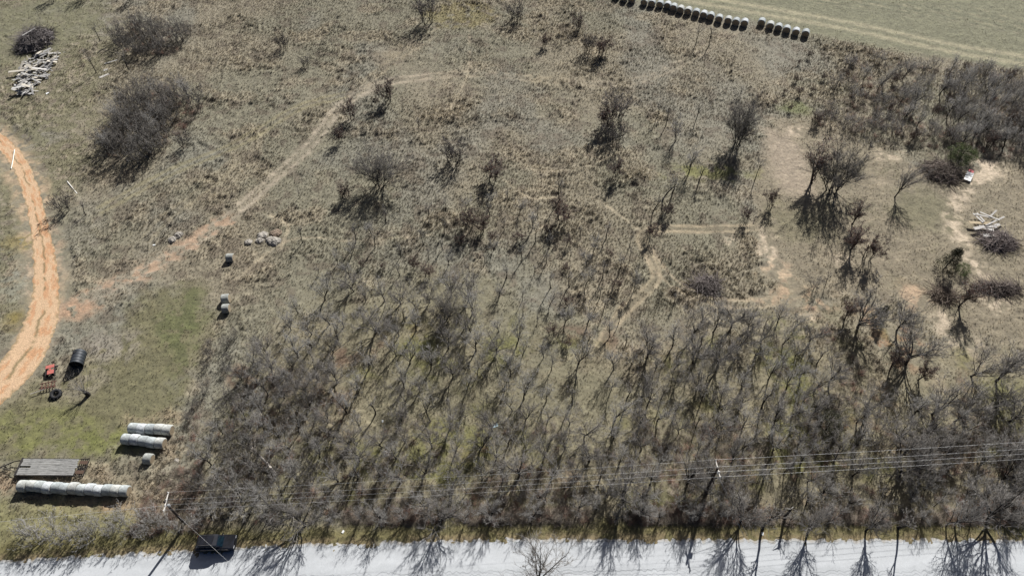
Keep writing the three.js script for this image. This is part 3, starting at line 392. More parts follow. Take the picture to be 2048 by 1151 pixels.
thicket([[1200, 860], [1230, 700], [1400, 660], [1560, 640], [1640, 690], [1620, 860]], 54, 2.6, pickOf([0.45, 'wild', 5, 7.8], [0.3, 'oak', 5, 7.6], [0.25, 'sap', 4, 6.5]), { oak: 'bare spreading tree in the open middle of the wood', wild: 'bare tree in the open middle of the wood', sap: 'thin sapling in the open middle of the wood' }, 'open middle of the wood');
thicket([[1640, 850], [1650, 730], [1720, 820], [1900, 830], [2060, 800], [2060, 960], [1640, 960]], 42, 2.5, pickOf([0.42, 'oak', 6, 8.6], [0.25, 'wild', 5.5, 8], [0.33, 'shrub', 3, 5]), { oak: 'tall bare tree in the thick eastern wood', wild: 'crooked bare tree in the thick eastern wood', shrub: 'grey brown bush in the thick eastern wood' }, 'thick eastern wood');
thicket([[620, 860], [1640, 860], [1640, 970], [620, 970]], 52, 2.8, pickOf([0.4, 'oak', 5.5, 8], [0.45, 'wild', 5.5, 8], [0.15, 'shrub', 2.4, 4]), { oak: 'bare spreading tree in the wood behind the power lines', wild: 'crooked bare tree in the wood behind the power lines', shrub: 'grey bush in the wood behind the power lines' }, 'wood behind the power lines');
thicket([[440, 1030], [560, 970], [2070, 970], [2070, 1048], [700, 1048]], 60, 2.3, pickOf([0.36, 'oak', 3.4, 5.4, { twig: TWIG2 }], [0.34, 'wild', 3.4, 5.6, { twig: TWIG2 }], [0.3, 'shrub', 1.6, 2.8]), { oak: 'bare spreading tree in the roadside strip of the wood', wild: 'crooked bare tree in the roadside strip of the wood', shrub: 'grey bush in the roadside strip of the wood' }, 'roadside strip of the wood');  // lighter twig colour paints in the sun on crowns seen from above
thicket([[20, 1080], [60, 1062], [160, 1050], [330, 1030], [420, 1050], [300, 1078], [60, 1095]], 16, 1.6, pickOf([1, 'shrub', 2.8, 4.4, { twig: TWIG2 }]), { any: 'grey bush on the road bank left of the power pole' }, 'bushes on the road bank');
thicket([[400, 760], [420, 690], [480, 660], [470, 720], [400, 840], [370, 860]], 10, 2.2, pickOf([0.8, 'shrub', 1.6, 2.6], [0.2, 'sap', 2.6, 3.6]), { shrub: 'low grey bush in the line along the green strip', sap: 'thin sapling in the line along the green strip' }, 'bushes along the green strip');
console.log('trees', stems.length);
// low twiggy undergrowth, too tangled to count
{
  const s = new Shape3(), r = rngOf(505); for (let k = 0; k < 34; k++) { const a = rr(0, 6.283, r), o = rr(0, 0.4, r), p = V(Math.cos(a) * o, 0, Math.sin(a) * o), q = V(p.x + rr(-0.5, 0.5, r), rr(0.4, 1.0, r), p.z + rr(-0.5, 0.5, r)); s.spike(p, q, 0.012); const m = V().lerpVectors(p, q, 0.5); s.spike(m, m.clone().add(V(rr(-0.4, 0.4, r), rr(0.1, 0.4, r), rr(-0.4, 0.4, r))), 0.008); }
  const zones = [[[[430, 1046], [420, 900], [480, 780], [600, 720], [800, 840], [1600, 850], [2060, 780], [2060, 1047], [690, 1047]], 1500], [[[690, 1047], [690, 1020], [2060, 1015], [2060, 1047]], 900], [[[1625, 255], [1690, 120], [2060, 150], [2060, 330], [1850, 300]], 700], [[[215, 330], [230, 240], [320, 170], [410, 210], [330, 310]], 260], [[[240, 110], [260, 50], [385, 60], [350, 110]], 140], [[[260, 1075], [330, 900], [400, 800], [420, 1060]], 260], [[[1500, 650], [1640, 600], [1780, 800], [1600, 860]], 120]];
  const L = []; for (const [poly, n] of zones) { const xs = poly.map((p) => p[0]), ys = poly.map((p) => p[1]); for (let k = 0, m = 0; k < n * 10 && m < n; k++) { const x = rr(Math.min(...xs), Math.max(...xs), r), y = rr(Math.min(...ys), Math.max(...ys), r); if (!inPoly(poly, x, y)) continue; const p = at(x, y); if (fbm(p.x * 0.13 + 11, p.z * 0.13, 3) + r() * 0.25 < 0.58) continue; L.push(p); m++; } }
  const im = new THREE.InstancedMesh(s.geo(), mat(0xffffff, 1), L.length), q = new THREE.Quaternion(), m4 = new THREE.Matrix4(), e = new THREE.Euler();
  L.forEach((p, n) => { const h = rr(0.5, 1.3, r), w = rr(0.9, 1.7, r), b = rr(0.75, 1.15, r); im.setMatrixAt(n, m4.compose(p, q.setFromEuler(e.set(rr(-0.2, 0.2, r), r() * 6.283, rr(-0.2, 0.2, r))), V(w, h, w))); im.setColorAt(n, r() < 0.2 ? srgb(132 * b, 104 * b, 92 * b) : srgb(134 * b, 124 * b, 112 * b)); });
  im.name = 'undergrowth'; tag(im, 'tangled grey twiggy undergrowth beneath the bare trees', 'undergrowth', null, 'stuff'); scene.add(im);
}
// ---------------------------------------------------------------- evergreens
function cedarGeo(seed, round) { const r = rngOf(seed), s = new Shape3(); for (let k = 0; k < 150; k++) { const y = rr(0.06, 0.97, r), w = (round ? Math.sqrt(Math.max(0, 1 - (y * 2 - 1) ** 2)) * 0.5 : (1 - y) ** 0.7 * 0.42) * rr(0.55, 1.1, r), a = rr(0, 6.283, r), c = V(Math.cos(a) * w, y, Math.sin(a) * w); for (let m = 0; m < 46; m++) s.leaf(V(c.x + rr(-0.08, 0.08, r), c.y + rr(-0.07, 0.07, r), c.z + rr(-0.08, 0.08, r)), rr(0.008, 0.02, r), r); } return s.geo(); }
const cedarA = [cedarGeo(7, false), cedarGeo(8, false)], roundA = cedarGeo(9, true);
function evergreen(name, px, py, h, wide, geo, m, label, cat, lean = 0) { const t = thing(name, label, cat, at(px, py), rt() * 6, null); part('trunk', new Shape3().tube([V(0, -0.01, 0), V(0.01, 0.5, 0), V(0, 0.9, 0.01)], [0.025, 0.016, 0.006], 6).geo(), BARK, t); part('crown', geo, m, t); t.scale.set(h * wide, h, h * wide); if (lean) { t.rotation.order = 'ZXY'; t.rotation.z = -lean; } }
evergreen('cedar_tree', 1886, 540, 5.6, 0.85, cedarA[0], CEDAR, 'dark green cedar beside the bare cream soil, left of the lumber pile', 'tree', 0.12);
evergreen('cedar_tree', 1753, 640, 3.8, 0.8, cedarA[1], CEDAR, 'small dark cedar at the right of the bare tree on the lower clearing edge', 'tree', 0.1);
evergreen('green_shrub', 1918, 322, 3.6, 1.5, roundA, SHRUBGREEN, 'leafy green shrub behind the white panel', 'shrub');
evergreen('green_shrub', 1922, 545, 1.8, 1.5, roundA, SHRUBGREEN, 'low green shrub at the right foot of the dark cedar', 'shrub');
evergreen('cedar_tree', 1650, 862, 3.6, 1.25, roundA, CEDAR, 'dark rounded evergreen bush in the thick eastern wood', 'tree');
// ---------------------------------------------------------------- fallen and dead wood
{
  const r = rngOf(61), o = at(545, 942), t = thing('fallen_tree', 'bleached white dead tree lying against the brush at the left end of the wood', 'fallen tree', V(o.x, 0, o.z));
  const tip = at(506, 898), d = V(tip.x - o.x, 0, tip.z - o.z), pts = [0, 0.25, 0.5, 0.75, 1].map((k) => V(d.x * k + Math.sin(k * 6) * 0.12, 0.4 + k * 0.9, d.z * k));
  part('trunk', new Shape3().tube([V(-0.9 * d.x / 5, 0.05, -0.9 * d.z / 5), ...pts], [0.26, 0.23, 0.2, 0.16, 0.11, 0.06], 8).geo(), DEADWOOD, t);
  const b = new Shape3(); for (let k = 0; k < 22; k++) { const q = along(pts, rr(0.35, 1, r)), w = walk(q.p, V(d.x * 0.25 + rr(-1, 1, r), rr(0.1, 0.9, r), d.z * 0.25 + rr(-1, 1, r)), rr(0.8, 3, r), 4, 0.35, 0, r); b.tube(w, taper(5, rr(0.025, 0.06, r), 0.01), 4, false); } part('limbs', b.geo(), DEADWOOD, t);
  const s = at(176, 790), st = thing('dead_sapling', 'broken dark sapling beside the tractor tyre and black tank', 'sapling', s);
  part('stump', new Shape3().tube([V(0, -0.1, 0), V(0.05, 0.6, 0), V(-0.05, 1.3, 0.1)], [0.42, 0.34, 0.24], 8).geo(), BARK, st);
  const l = new Shape3(); for (let k = 0; k < 16; k++) { const w = walk(V(0, rr(0.5, 1.2, r), 0), V(rr(-1.2, 0.5, r), rr(0.8, 1.5, r), rr(-0.9, 0.9, r)), rr(2, 4.2, r), 5, 0.25, 0.02, r); l.tube(w, taper(6, rr(0.03, 0.06, r), 0.008), 4, false); for (let m = 0; m < 6; m++) { const q = along(w, rr(0.3, 1, r)); l.spike(q.p, q.p.clone().addScaledVector(side(q.d, rr(0.4, 0.9, r), r), rr(0.4, 1, r)), 0.012); } } part('branches', l.geo(), TWIG, st);
  const sn = thing('broken_snag', 'broken dead snag with a pale top beside the road, right of the guy wires', 'dead tree', at(1568, 1034)); part('trunk', new Shape3().tube([V(0, -0.1, 0), V(0.1, 1.6, 0), V(0, 3.2, 0.1)], [0.22, 0.18, 0.15], 8).geo(), BARK, sn); part('broken_limb', new Shape3().tube([V(-0.7, 3.35, 0.1), V(0, 3.1, 0.1), V(0.4, 3.2, -0.2)], [0.03, 0.09, 0.06], 6).geo(), TWIG2, sn); const q2 = new Shape3(); for (let k = 0; k < 9; k++) q2.tube(walk(V(0, rr(1.5, 3.1, r), 0), V(rr(-1, 1, r), rr(0.1, 0.8, r), rr(-1, 1, r)), rr(0.8, 1.8, r), 4, 0.3, -0.05, r), taper(5, 0.05, 0.01), 4, false); part('limbs', q2.geo(), BARK, sn);
}
function brushPile(name, px, py, rx, rz, h, n, label, m, core, seed) {
  const r = rngOf(seed), t = thing(name, label, 'brush pile', at(px, py)), g = new THREE.SphereGeometry(1, 40, 20, 0, 6.2832, 0, 1.62).scale(rx * 0.7, h * 0.42, rz * 0.7), p = g.attributes.position;
  for (let k = 0; k < p.count; k++) { const f = 0.5 + 1.0 * fbm(p.getX(k) * 1.7 + seed, p.getZ(k) * 1.7 + p.getY(k), 3); p.setXYZ(k, p.getX(k) * f, p.getY(k) * f, p.getZ(k) * f); } g.computeVertexNormals(); part('heap', g, core, t);
  const b = new Shape3(); for (let k = 0; k < n; k++) { const a = rr(0, 6.283, r), q = Math.sqrt(r()), c = V(Math.cos(a) * q * rx * 0.85, h * 0.6 * (1 - q * q) * rr(0.7, 1.2, r) + 0.1, Math.sin(a) * q * rz * 0.85), w = walk(c, V(rr(-1, 1, r), rr(-0.25, 0.3, r), rr(-1, 1, r)), rr(1, 3.4, r), 3, 0.35, -0.03, r); b.tube(w.map((v) => (v.y = Math.max(v.y, 0.04), v)), taper(4, rr(0.025, 0.085, r), 0.012), 3, false); } part('branch_tangle', b.geo(), m, t); return t;
}
brushPile('brush_pile', 72, 84, 5.0, 6.0, 4.2, 900, 'burnt dark brush pile above the scrap lumber at the top left', mat(srgb(108, 102, 100), 1), mat(srgb(108, 102, 100), 1), 3);
brushPile('brush_pile', 1996, 484, 3.6, 3.0, 1.5, 640, 'grey brush pile under the white boards in the clearing', mat(srgb(126, 116, 112), 1), mat(srgb(126, 116, 112), 1), 4);
brushPile('brush_pile', 1884, 345, 4.4, 4.2, 1.7, 640, 'dark brush pile left of the white panel', mat(srgb(104, 94, 86), 1), mat(srgb(104, 94, 86), 1), 5);
brushPile('brush_pile', 1412, 572, 3.0, 2.6, 1.4, 420, 'dark heap of cut brush inside the rut loop', mat(srgb(116, 108, 104), 1), mat(srgb(116, 108, 104), 1), 6);
brushPile('brush_pile', 1995, 578, 5.0, 1.4, 1.2, 420, 'long dark brush windrow at the eastern edge below the lumber pile', mat(srgb(106, 96, 90), 1), mat(srgb(106, 96, 90), 1), 7);
brushPile('brush_pile', 1885, 590, 2.4, 2.0, 1.1, 300, 'low brush heap below the dark cedar', mat(srgb(120, 108, 96), 1), mat(srgb(120, 108, 96), 1), 8);
// ---------------------------------------------------------------- scrap lumber
const boardMats = [srgb(206, 202, 196), srgb(188, 186, 182), srgb(168, 166, 164), srgb(214, 206, 190), srgb(196, 178, 146)].map((c) => mat(c, 0.9, { map: dataTex(128, 32, (i, j) => { const v = 215 + (fbm(i * 0.05, j * 0.6, 3) - 0.5) * 70; return [v, v, v]; }) }));
const boardGeos = [[2.6, 0.16], [3.4, 0.22], [1.8, 0.3], [1.2, 0.5]].map(([l, w]) => box(l, 0.04, w, 0, 0, 0));
function board(px, py, y, len, turn, tilt, gi, mi, label, group, name = 'scrap_board') { const m = solo(name, boardGeos[gi], boardMats[mi], label, 'board', at(px, py).setY(y), 0, group); m.rotation.set(0, turn, tilt, 'YXZ'); m.scale.z = 1.35; m.scale.x = 1.15 * len / boardGeos[gi].parameters?.width || len / [2.6, 3.4, 1.8, 1.2][gi]; return m; }
{
  const r = rngOf(31), spine = [[94, 108], [84, 125], [70, 145], [56, 162], [50, 188]], H = 'scrap boards in the long pale heap';
  for (let k = 0; k < 220; k++) { const u = r() * 3.999, i = Math.floor(u), f = u - i, sp = (1 - Math.abs(u / 4 - 0.4)) * 26; const m = board(spine[i][0] + (spine[i + 1][0] - spine[i][0]) * f + rr(-sp, sp, r) * 1.4, spine[i][1] + (spine[i + 1][1] - spine[i][1]) * f + rr(-6, 6, r), 0.06 + r() * 0.8, rr(0.5, 2.4, r), rr(0, 3.14, r), rr(-0.5, 0.5, r), Math.floor(r() * 4), Math.floor(r() * 4.2), 'pale grey scrap board in the long heap below the burnt pile', H); m.userData.counted = true; m.position.y = 0.05 + Math.abs(Math.sin(m.rotation.z)) * m.scale.x * 0.9 + r() * 0.5; }
  board(52, 148, 1.05, 6.0, 0.15, 0.03, 3, 3, 'long cream sheet lying across the pale scrap heap');
  board(62, 97, 1.5, 3.2, 0.05, 0, 1, 0, 'white plank across the front of the burnt pile'); board(70, 86, 3.0, 3.0, 0.9, 0.1, 2, 0, 'white plank standing out of the middle of the burnt pile');
  board(58, 104, 0.1, 2.6, 0.2, 0, 3, 4, 'pale tan board between the burnt pile and the scrap heap'); board(127, 104, 0.06, 1.6, 0, 0, 2, 0, 'short white board alone at the right of the scrap heap');
  board(222, 126, 0.35, 2.6, 0.35, 0.12, 1, 0, 'white board leaning by the multi-stemmed thin tree'); board(211, 140, 0.06, 0.9, 0.6, 0, 3, 1, 'tiny pale scrap between the two white boards beside the thin tree'); board(208, 152, 0.08, 2.0, 0.7, 0, 3, 0, 'wide white board lying below the multi-stemmed thin tree');
  const B = [[1952, 442, 0.9, 2.4, -1.35, 0.1, 1, 0, 'white board standing steeply at the left of the lumber pile'], [1957, 441, 0.95, 2.2, -1.5, 0.12, 1, 0, 'second steep white board at the left of the lumber pile'], [1968, 440, 1.0, 3.4, -0.35, 0, 1, 0, 'white board crossing the top of the lumber pile'], [1974, 440, 1.1, 3.0, -0.8, 0.1, 1, 0, 'white board slanting down right in the lumber pile'], [1980, 436, 1.1, 2.4, 0.7, 0.1, 1, 0, 'thin white board pointing up right in the lumber pile'], [1985, 450, 1.15, 4.0, 0.45, 0.05, 1, 0, 'longest white board sticking out right of the lumber pile'], [1957, 452, 0.9, 3.6, -0.08, 0, 3, 4, 'wide tan plank on the lumber pile'], [1955, 461, 0.85, 2.0, 0.25, 0, 3, 0, 'white jagged sheet in front of the tan plank'], [1969, 462, 0.8, 2.2, -0.4, 0, 3, 0, 'white sheet tipped down right in the lumber pile'], [1978, 459, 0.9, 1.7, -0.1, 0, 3, 0, 'white sheet beside the tipped one in the lumber pile'], [1990, 456, 0.9, 1.0, 0.4, 0, 3, 0, 'small square white sheet at the right end of the lumber pile'], [1976, 476, 0.75, 2.0, -0.05, 0, 3, 0, 'white sheet lying lowest on the grey brush pile']];
  for (const b of B) board(...b);
  const p = thing('sign_panel', 'white panel with a red top lying against the green shrub', 'panel', at(1936, 356).setY(0.5), 0.9); const q = part('panel', box(2.6, 0.06, 1.3, 0, 0, 0), mat(srgb(222, 222, 218), 0.6), p); part('red_end', box(0.7, 0.08, 0.9, 1.6, 0.02, 0), mat(srgb(196, 70, 76), 0.6), p); p.rotation.set(0, 0.95, 0.08, 'YXZ');
  const pipe = (a, b, label) => { const A = at(...a), B2 = at(...b), d = V().subVectors(B2, A), o = thing('white_pipe', label, 'pipe', V().addVectors(A, B2).multiplyScalar(0.5)); part('tube', new Shape3().tube([d.clone().multiplyScalar(-0.5).setY(0.12), V(0.06, 0.1, 0.05), d.clone().multiplyScalar(0.5).setY(0.12)], 0.09, 8).geo(), mat(srgb(214, 212, 204), 0.6), o); };
  pipe([29, 300], [22, 338], 'thin white pole lying across the clay road bend'); pipe([134, 363], [154, 388], 'thin white pole lying in the grass right of the clay road');
}
console.log('wood done');
// ---------------------------------------------------------------- hay bales
const wrapTex = dataTex(256, 256, (i, j) => { const v = 182 + (fbm(i * 0.05, j * 0.02, 3) - 0.5) * 60 + (fbm(i * 0.22, j * 0.1, 2) - 0.5) * 44 - (j % 43 < 2 ? 14 : 0); return [v - 4, v, v + 1]; });
const strawTex = dataTex(256, 256, (i, j) => { const x = i - 128, y = j - 128, q = Math.hypot(x, y), v = 150 + Math.sin(q * 0.9 + fbm(i * 0.06, j * 0.06, 2) * 9) * 14 + (noise(i * 0.5, j * 0.5) - 0.5) * 60; return [v, v * 0.9, v * 0.74]; });
const wrapMats = [0xffffff, 0xe6e8e4, 0xf2efe6, 0xdcdfdd].map((c) => mat(c, 0.75, { map: wrapTex, bumpMap: lumpAt(3, 2), bumpScale: 0.05 })), wrapOld = mat(srgb(206, 204, 196), 0.9, { map: wrapTex }), endMat = mat(0xffffff, 1, { map: strawTex, bumpMap: lumpAt(2, 2), bumpScale: 0.04 }), rotMat = mat(srgb(158, 152, 142), 1, { bumpMap: lumpAt(3, 3), bumpScale: 0.06 });
function baleGeo(rad, len, seed, sag = 0.05) {
  const prof = []; const e = 0.14; for (const [q, y] of [[rad - e, -len / 2], [rad - e * 0.35, -len / 2 + e * 0.25], [rad, -len / 2 + e], [rad * 1.01, 0], [rad, len / 2 - e], [rad - e * 0.35, len / 2 - e * 0.25], [rad - e, len / 2]]) prof.push(new THREE.Vector2(q, y));
  const warp = (g) => { const p = g.attributes.position; for (let k = 0; k < p.count; k++) { let x = p.getX(k), y = p.getY(k), z = p.getZ(k); const a = Math.atan2(z, x), f = 1 + (fbm(Math.cos(a) * 1.4 + seed * 3, Math.sin(a) * 1.4 + y * 0.5, 2) - 0.5) * 0.1; x *= f; z *= f; p.setXYZ(k, x, y, z); } g.rotateZ(Math.PI / 2); const q = g.attributes.position; for (let k = 0; k < q.count; k++) q.setY(k, Math.max(q.getY(k), -rad * (1 - sag))); g.translate(0, rad * (1 - sag), 0); g.computeVertexNormals(); return g; };
  return { wrap: warp(new THREE.LatheGeometry(prof, 32)), a: warp(new THREE.CircleGeometry(rad - e, 32).rotateX(-Math.PI / 2).translate(0, len / 2 + 0.002, 0)), b: warp(new THREE.CircleGeometry(rad - e, 32).rotateX(Math.PI / 2).translate(0, -len / 2 - 0.002, 0)) };
}
const bales = [1, 2, 3].map((s) => baleGeo(0.8, 1.2, s)), bigBales = [4, 5, 6].map((s) => baleGeo(0.92, 1.5, s)), saggy = [7, 8].map((s) => baleGeo(0.8, 1.25, s, 0.22));
let nb = 0;
function bale(set, pos, turn, label, group, w = wrapMats[(nb * 7 + (nb >> 2)) % 4], e = endMat, name = 'hay_bale') { const g = set[nb++ % set.length], t = thing(name, label, 'hay bale', pos, turn, group); part('net_wrap', g.wrap, w, t); part('end_face', g.a, e, t); part('end_face', g.b, e, t); const s = 0.97 + ((nb * 37) % 11) / 170; t.scale.setScalar(s); return t; }
const ord = ['first', 'second', 'third', 'fourth', 'fifth', 'sixth', 'seventh', 'eighth', 'ninth', 'tenth', 'eleventh', 'twelfth', 'thirteenth', 'fourteenth', 'fifteenth', 'sixteenth', 'seventeenth', 'eighteenth'];
{
  // long row at the pasture edge
  const P = [[-35, 10], [45, 30], [125, 42], [215, 58], [250, 66], [330, 80], [412, 92], [490, 100], [552, 126], [622, 146], [700, 162], [782, 180], [860, 198], [930, 216], [1017, 240], [1110, 256], [1190, 274], [1278, 282]], Q = [[1452, 278], [1540, 312], [1626, 330], [1708, 354], [1804, 374], [1902, 390]];
  const p0 = at(1240 + P[8][0] / 5.12, P[8][1] / 5.12), p1 = at(1240 + Q[5][0] / 5.12, Q[5][1] / 5.12), dir = V().subVectors(p1, p0), turn = Math.atan2(-dir.z, dir.x) + Math.PI / 2;
  const lay = ([x, y], label, group) => { const p = at(1240 + x / 5.12, y / 5.12); p.z -= 0.9; bale(bigBales, p, turn + rr(-0.06, 0.06), label, group); };
  P.slice().reverse().forEach((p, k) => { if (k !== 14) lay(p, `${ord[k < 14 ? k : k - 1]} white bale left of the gap in the long pasture row`, 'long bale row at the pasture edge'); });
  Q.forEach((p, k) => lay(p, `${ord[k]} white bale right of the gap in the pasture row`, 'short bale row at the pasture edge'));
  // row beside the trailer
  const line = (a, b, n, label, group) => { const A = at(...a), B = at(...b), d = V().subVectors(B, A), turn2 = Math.atan2(-d.z, d.x); for (let k = 0; k < n; k++) { const p = A.clone().addScaledVector(d, (k + 0.5) / n); p.z += rr(-0.1, 0.1); const t = bale(bales, p, turn2 + rr(-0.03, 0.03) + (k % 2 ? Math.PI : 0), label(k), group); t.scale.x = d.length() / n / 1.2 * 0.985; } };
  line([44, 975], [262, 987], 13, (k) => `${ord[k]} bale from the left in the long row below the flatbed trailer`, 'long bale row beside the trailer');
  line([263, 860], [348, 865], 5, (k) => `${ord[k]} bale from the left in the upper short row right of the trailer`, 'upper short bale row');
  line([249.5, 881], [333, 891], 5, (k) => `${ord[k]} bale from the left in the lower short row right of the trailer`, 'lower short bale row');
  bale(saggy, at(300, 921), -0.1, 'single grey bale just below the two short rows', null, wrapOld);
  bale(saggy, at(462, 520), 0.05, 'lone grey bale below the collapsed old bales', null, wrapOld);
  bale(saggy, at(453, 602), 0.15, 'grey bale, upper of two at the edge of the green strip', null, wrapOld); bale(bales, at(454, 622), 0.1, 'pale bale, lower of two at the edge of the green strip', null, wrapOld);
  const oldG = (s) => { const g = new THREE.IcosahedronGeometry(0.95, 4), p = g.attributes.position; for (let k = 0; k < p.count; k++) { const x = p.getX(k), y = p.getY(k), z = p.getZ(k), f = 0.55 + 0.9 * fbm(x * 2.6 + s * 9, y * 2.6 + z * 3.1 + s, 3); p.setXYZ(k, x * f * 1.1, Math.max(0.02, y * f * 0.5 + 0.2), z * f); } g.computeVertexNormals(); return g; };
  for (const [x, y, s, l, m] of [[552, 468, 1.1, 'brown rotten bale, topmost of the collapsed group', mat(srgb(132, 116, 100), 1)], [549, 484, 1.2, 'grey collapsed bale below the brown rotten one', rotMat], [541, 481, 1.0, 'small collapsed bale at the left of the grey collapsed one', rotMat], [524, 472, 1.1, 'pale rotten bale, left of the collapsed group', rotMat], [520, 482, 0.9, 'pale rotten heap below the left collapsed bale', rotMat], [344, 480, 0.9, 'pale rotted bale remains beside the long track, left lump', rotMat], [357, 471, 0.9, 'pale rotted bale remains beside the long track, right lump', rotMat], [497, 485, 0.8, 'flat pale scatter of rotten hay at the left end of the collapsed group', rotMat], [352, 922, 0.5, 'small pale lump of rotten hay right of the single grey bale', rotMat]]) { const b = solo('rotten_hay_bale', oldG(x * 0.37), m, l, 'hay bale', at(x, y)); b.scale.setScalar(s * 0.85); }
}
// ---------------------------------------------------------------- flatbed trailer
{
  const deckY = 0.82, A = at(45, 917.6, deckY), B = at(33, 947.5, deckY), C = at(157, 918.2, deckY), D = at(149, 949.6, deckY), c = V().add(A).add(B).add(C).add(D).multiplyScalar(0.25), len = (A.distanceTo(C) + B.distanceTo(D)) / 2, w = 2.45;
  const dx = V().subVectors(C, A), t = thing('flatbed_trailer', 'weathered wooden flatbed trailer above the long bale row', 'trailer', V(c.x, 0, c.z), Math.atan2(-dx.z, dx.x));
  const steel = mat(srgb(44, 40, 38), 0.8), woodT = (s) => dataTex(256, 64, (i, j) => { const v = 172 + (fbm(i * 0.03 + s, j * 0.5, 3) - 0.5) * 130 + (noise(i * 0.2, j * 1.4 + s) - 0.5) * 40 - (fbm(i * 0.05 + s * 3, j * 0.08, 2) > 0.62 ? 46 : 0); return [v, v, v * 0.99]; }), pm = [3, 11, 27].map((s) => mat(srgb(212, 211, 208), 0.95, { map: woodT(s) }));
  const n = 9, pw = w / n; for (let k = 0; k < n; k++) { const broken = k === 4, l = broken ? len - 1.5 : len - rr(0, 0.25), g = box(l, 0.045, pw - 0.025, (broken ? 0.75 : -0.05) + rr(-0.05, 0.05), deckY - 0.02 + rr(-0.012, 0.012), -w / 2 + pw * (k + 0.5)); part('plank', g, pm[k % 3], t); }
  part('side_rail', box(len + 1.3, 0.14, 0.08, 0.6, deckY - 0.1, -w / 2 - 0.06), steel, t); part('side_rail', box(len + 1.3, 0.14, 0.08, 0.6, deckY - 0.1, w / 2 + 0.06), steel, t);
  part('front_bar', box(0.24, 0.2, w + 0.3, -len / 2 - 0.16, deckY - 0.04, 0, 0.02), steel, t);
  for (let k = 0; k < 5; k++) part('cross_bar', box(0.08, 0.1, w, len / 2 + 0.15 + k * 0.28, deckY - 0.13, 0), steel, t);
  part('ramp', merge(box(1.2, 0.05, 0.5, len / 2 + 0.65, deckY - 0.03, -0.7), box(1.2, 0.05, 0.5, len / 2 + 0.65, deckY - 0.03, 0.75)), mat(srgb(84, 66, 54), 1), t);
  part('tongue', merge(new Shape3().tube([V(-len / 2 - 0.2, deckY - 0.1, -w / 2 + 0.2), V(-len / 2 - 1.3, deckY - 0.15, -0.85), V(-len / 2 - 2.9, deckY - 0.2, 0.05)], 0.09, 6).geo(), new Shape3().tube([V(-len / 2 - 0.2, deckY - 0.1, w / 2 - 0.5), V(-len / 2 - 2.9, deckY - 0.2, 0.05)], 0.045, 6).geo(), box(0.4, 0.12, 0.2, -len / 2 - 3, deckY - 0.2, 0.05)), steel, t);
  part('jack', merge(box(0.12, 0.74, 0.12, -len / 2 - 2.3, 0.37, -0.1), box(0.3, 0.05, 0.3, -len / 2 - 2.3, 0.025, -0.1)), steel, t);
  for (const s of [-1, 1]) for (const x of [0.9, 1.8]) { const wl = part('wheel', new THREE.TorusGeometry(0.25, 0.11, 10, 22).translate(x, 0.36, s * (w / 2 - 0.15)), mat(0x181818, 0.9), t); part('rim', new THREE.CylinderGeometry(0.16, 0.16, 0.12, 16).rotateX(Math.PI / 2).translate(x, 0.36, s * (w / 2 - 0.15)), steel, wl); }
  part('axle', box(0.1, 0.1, w - 0.3, 1.35, 0.45, 0), steel, t);
}
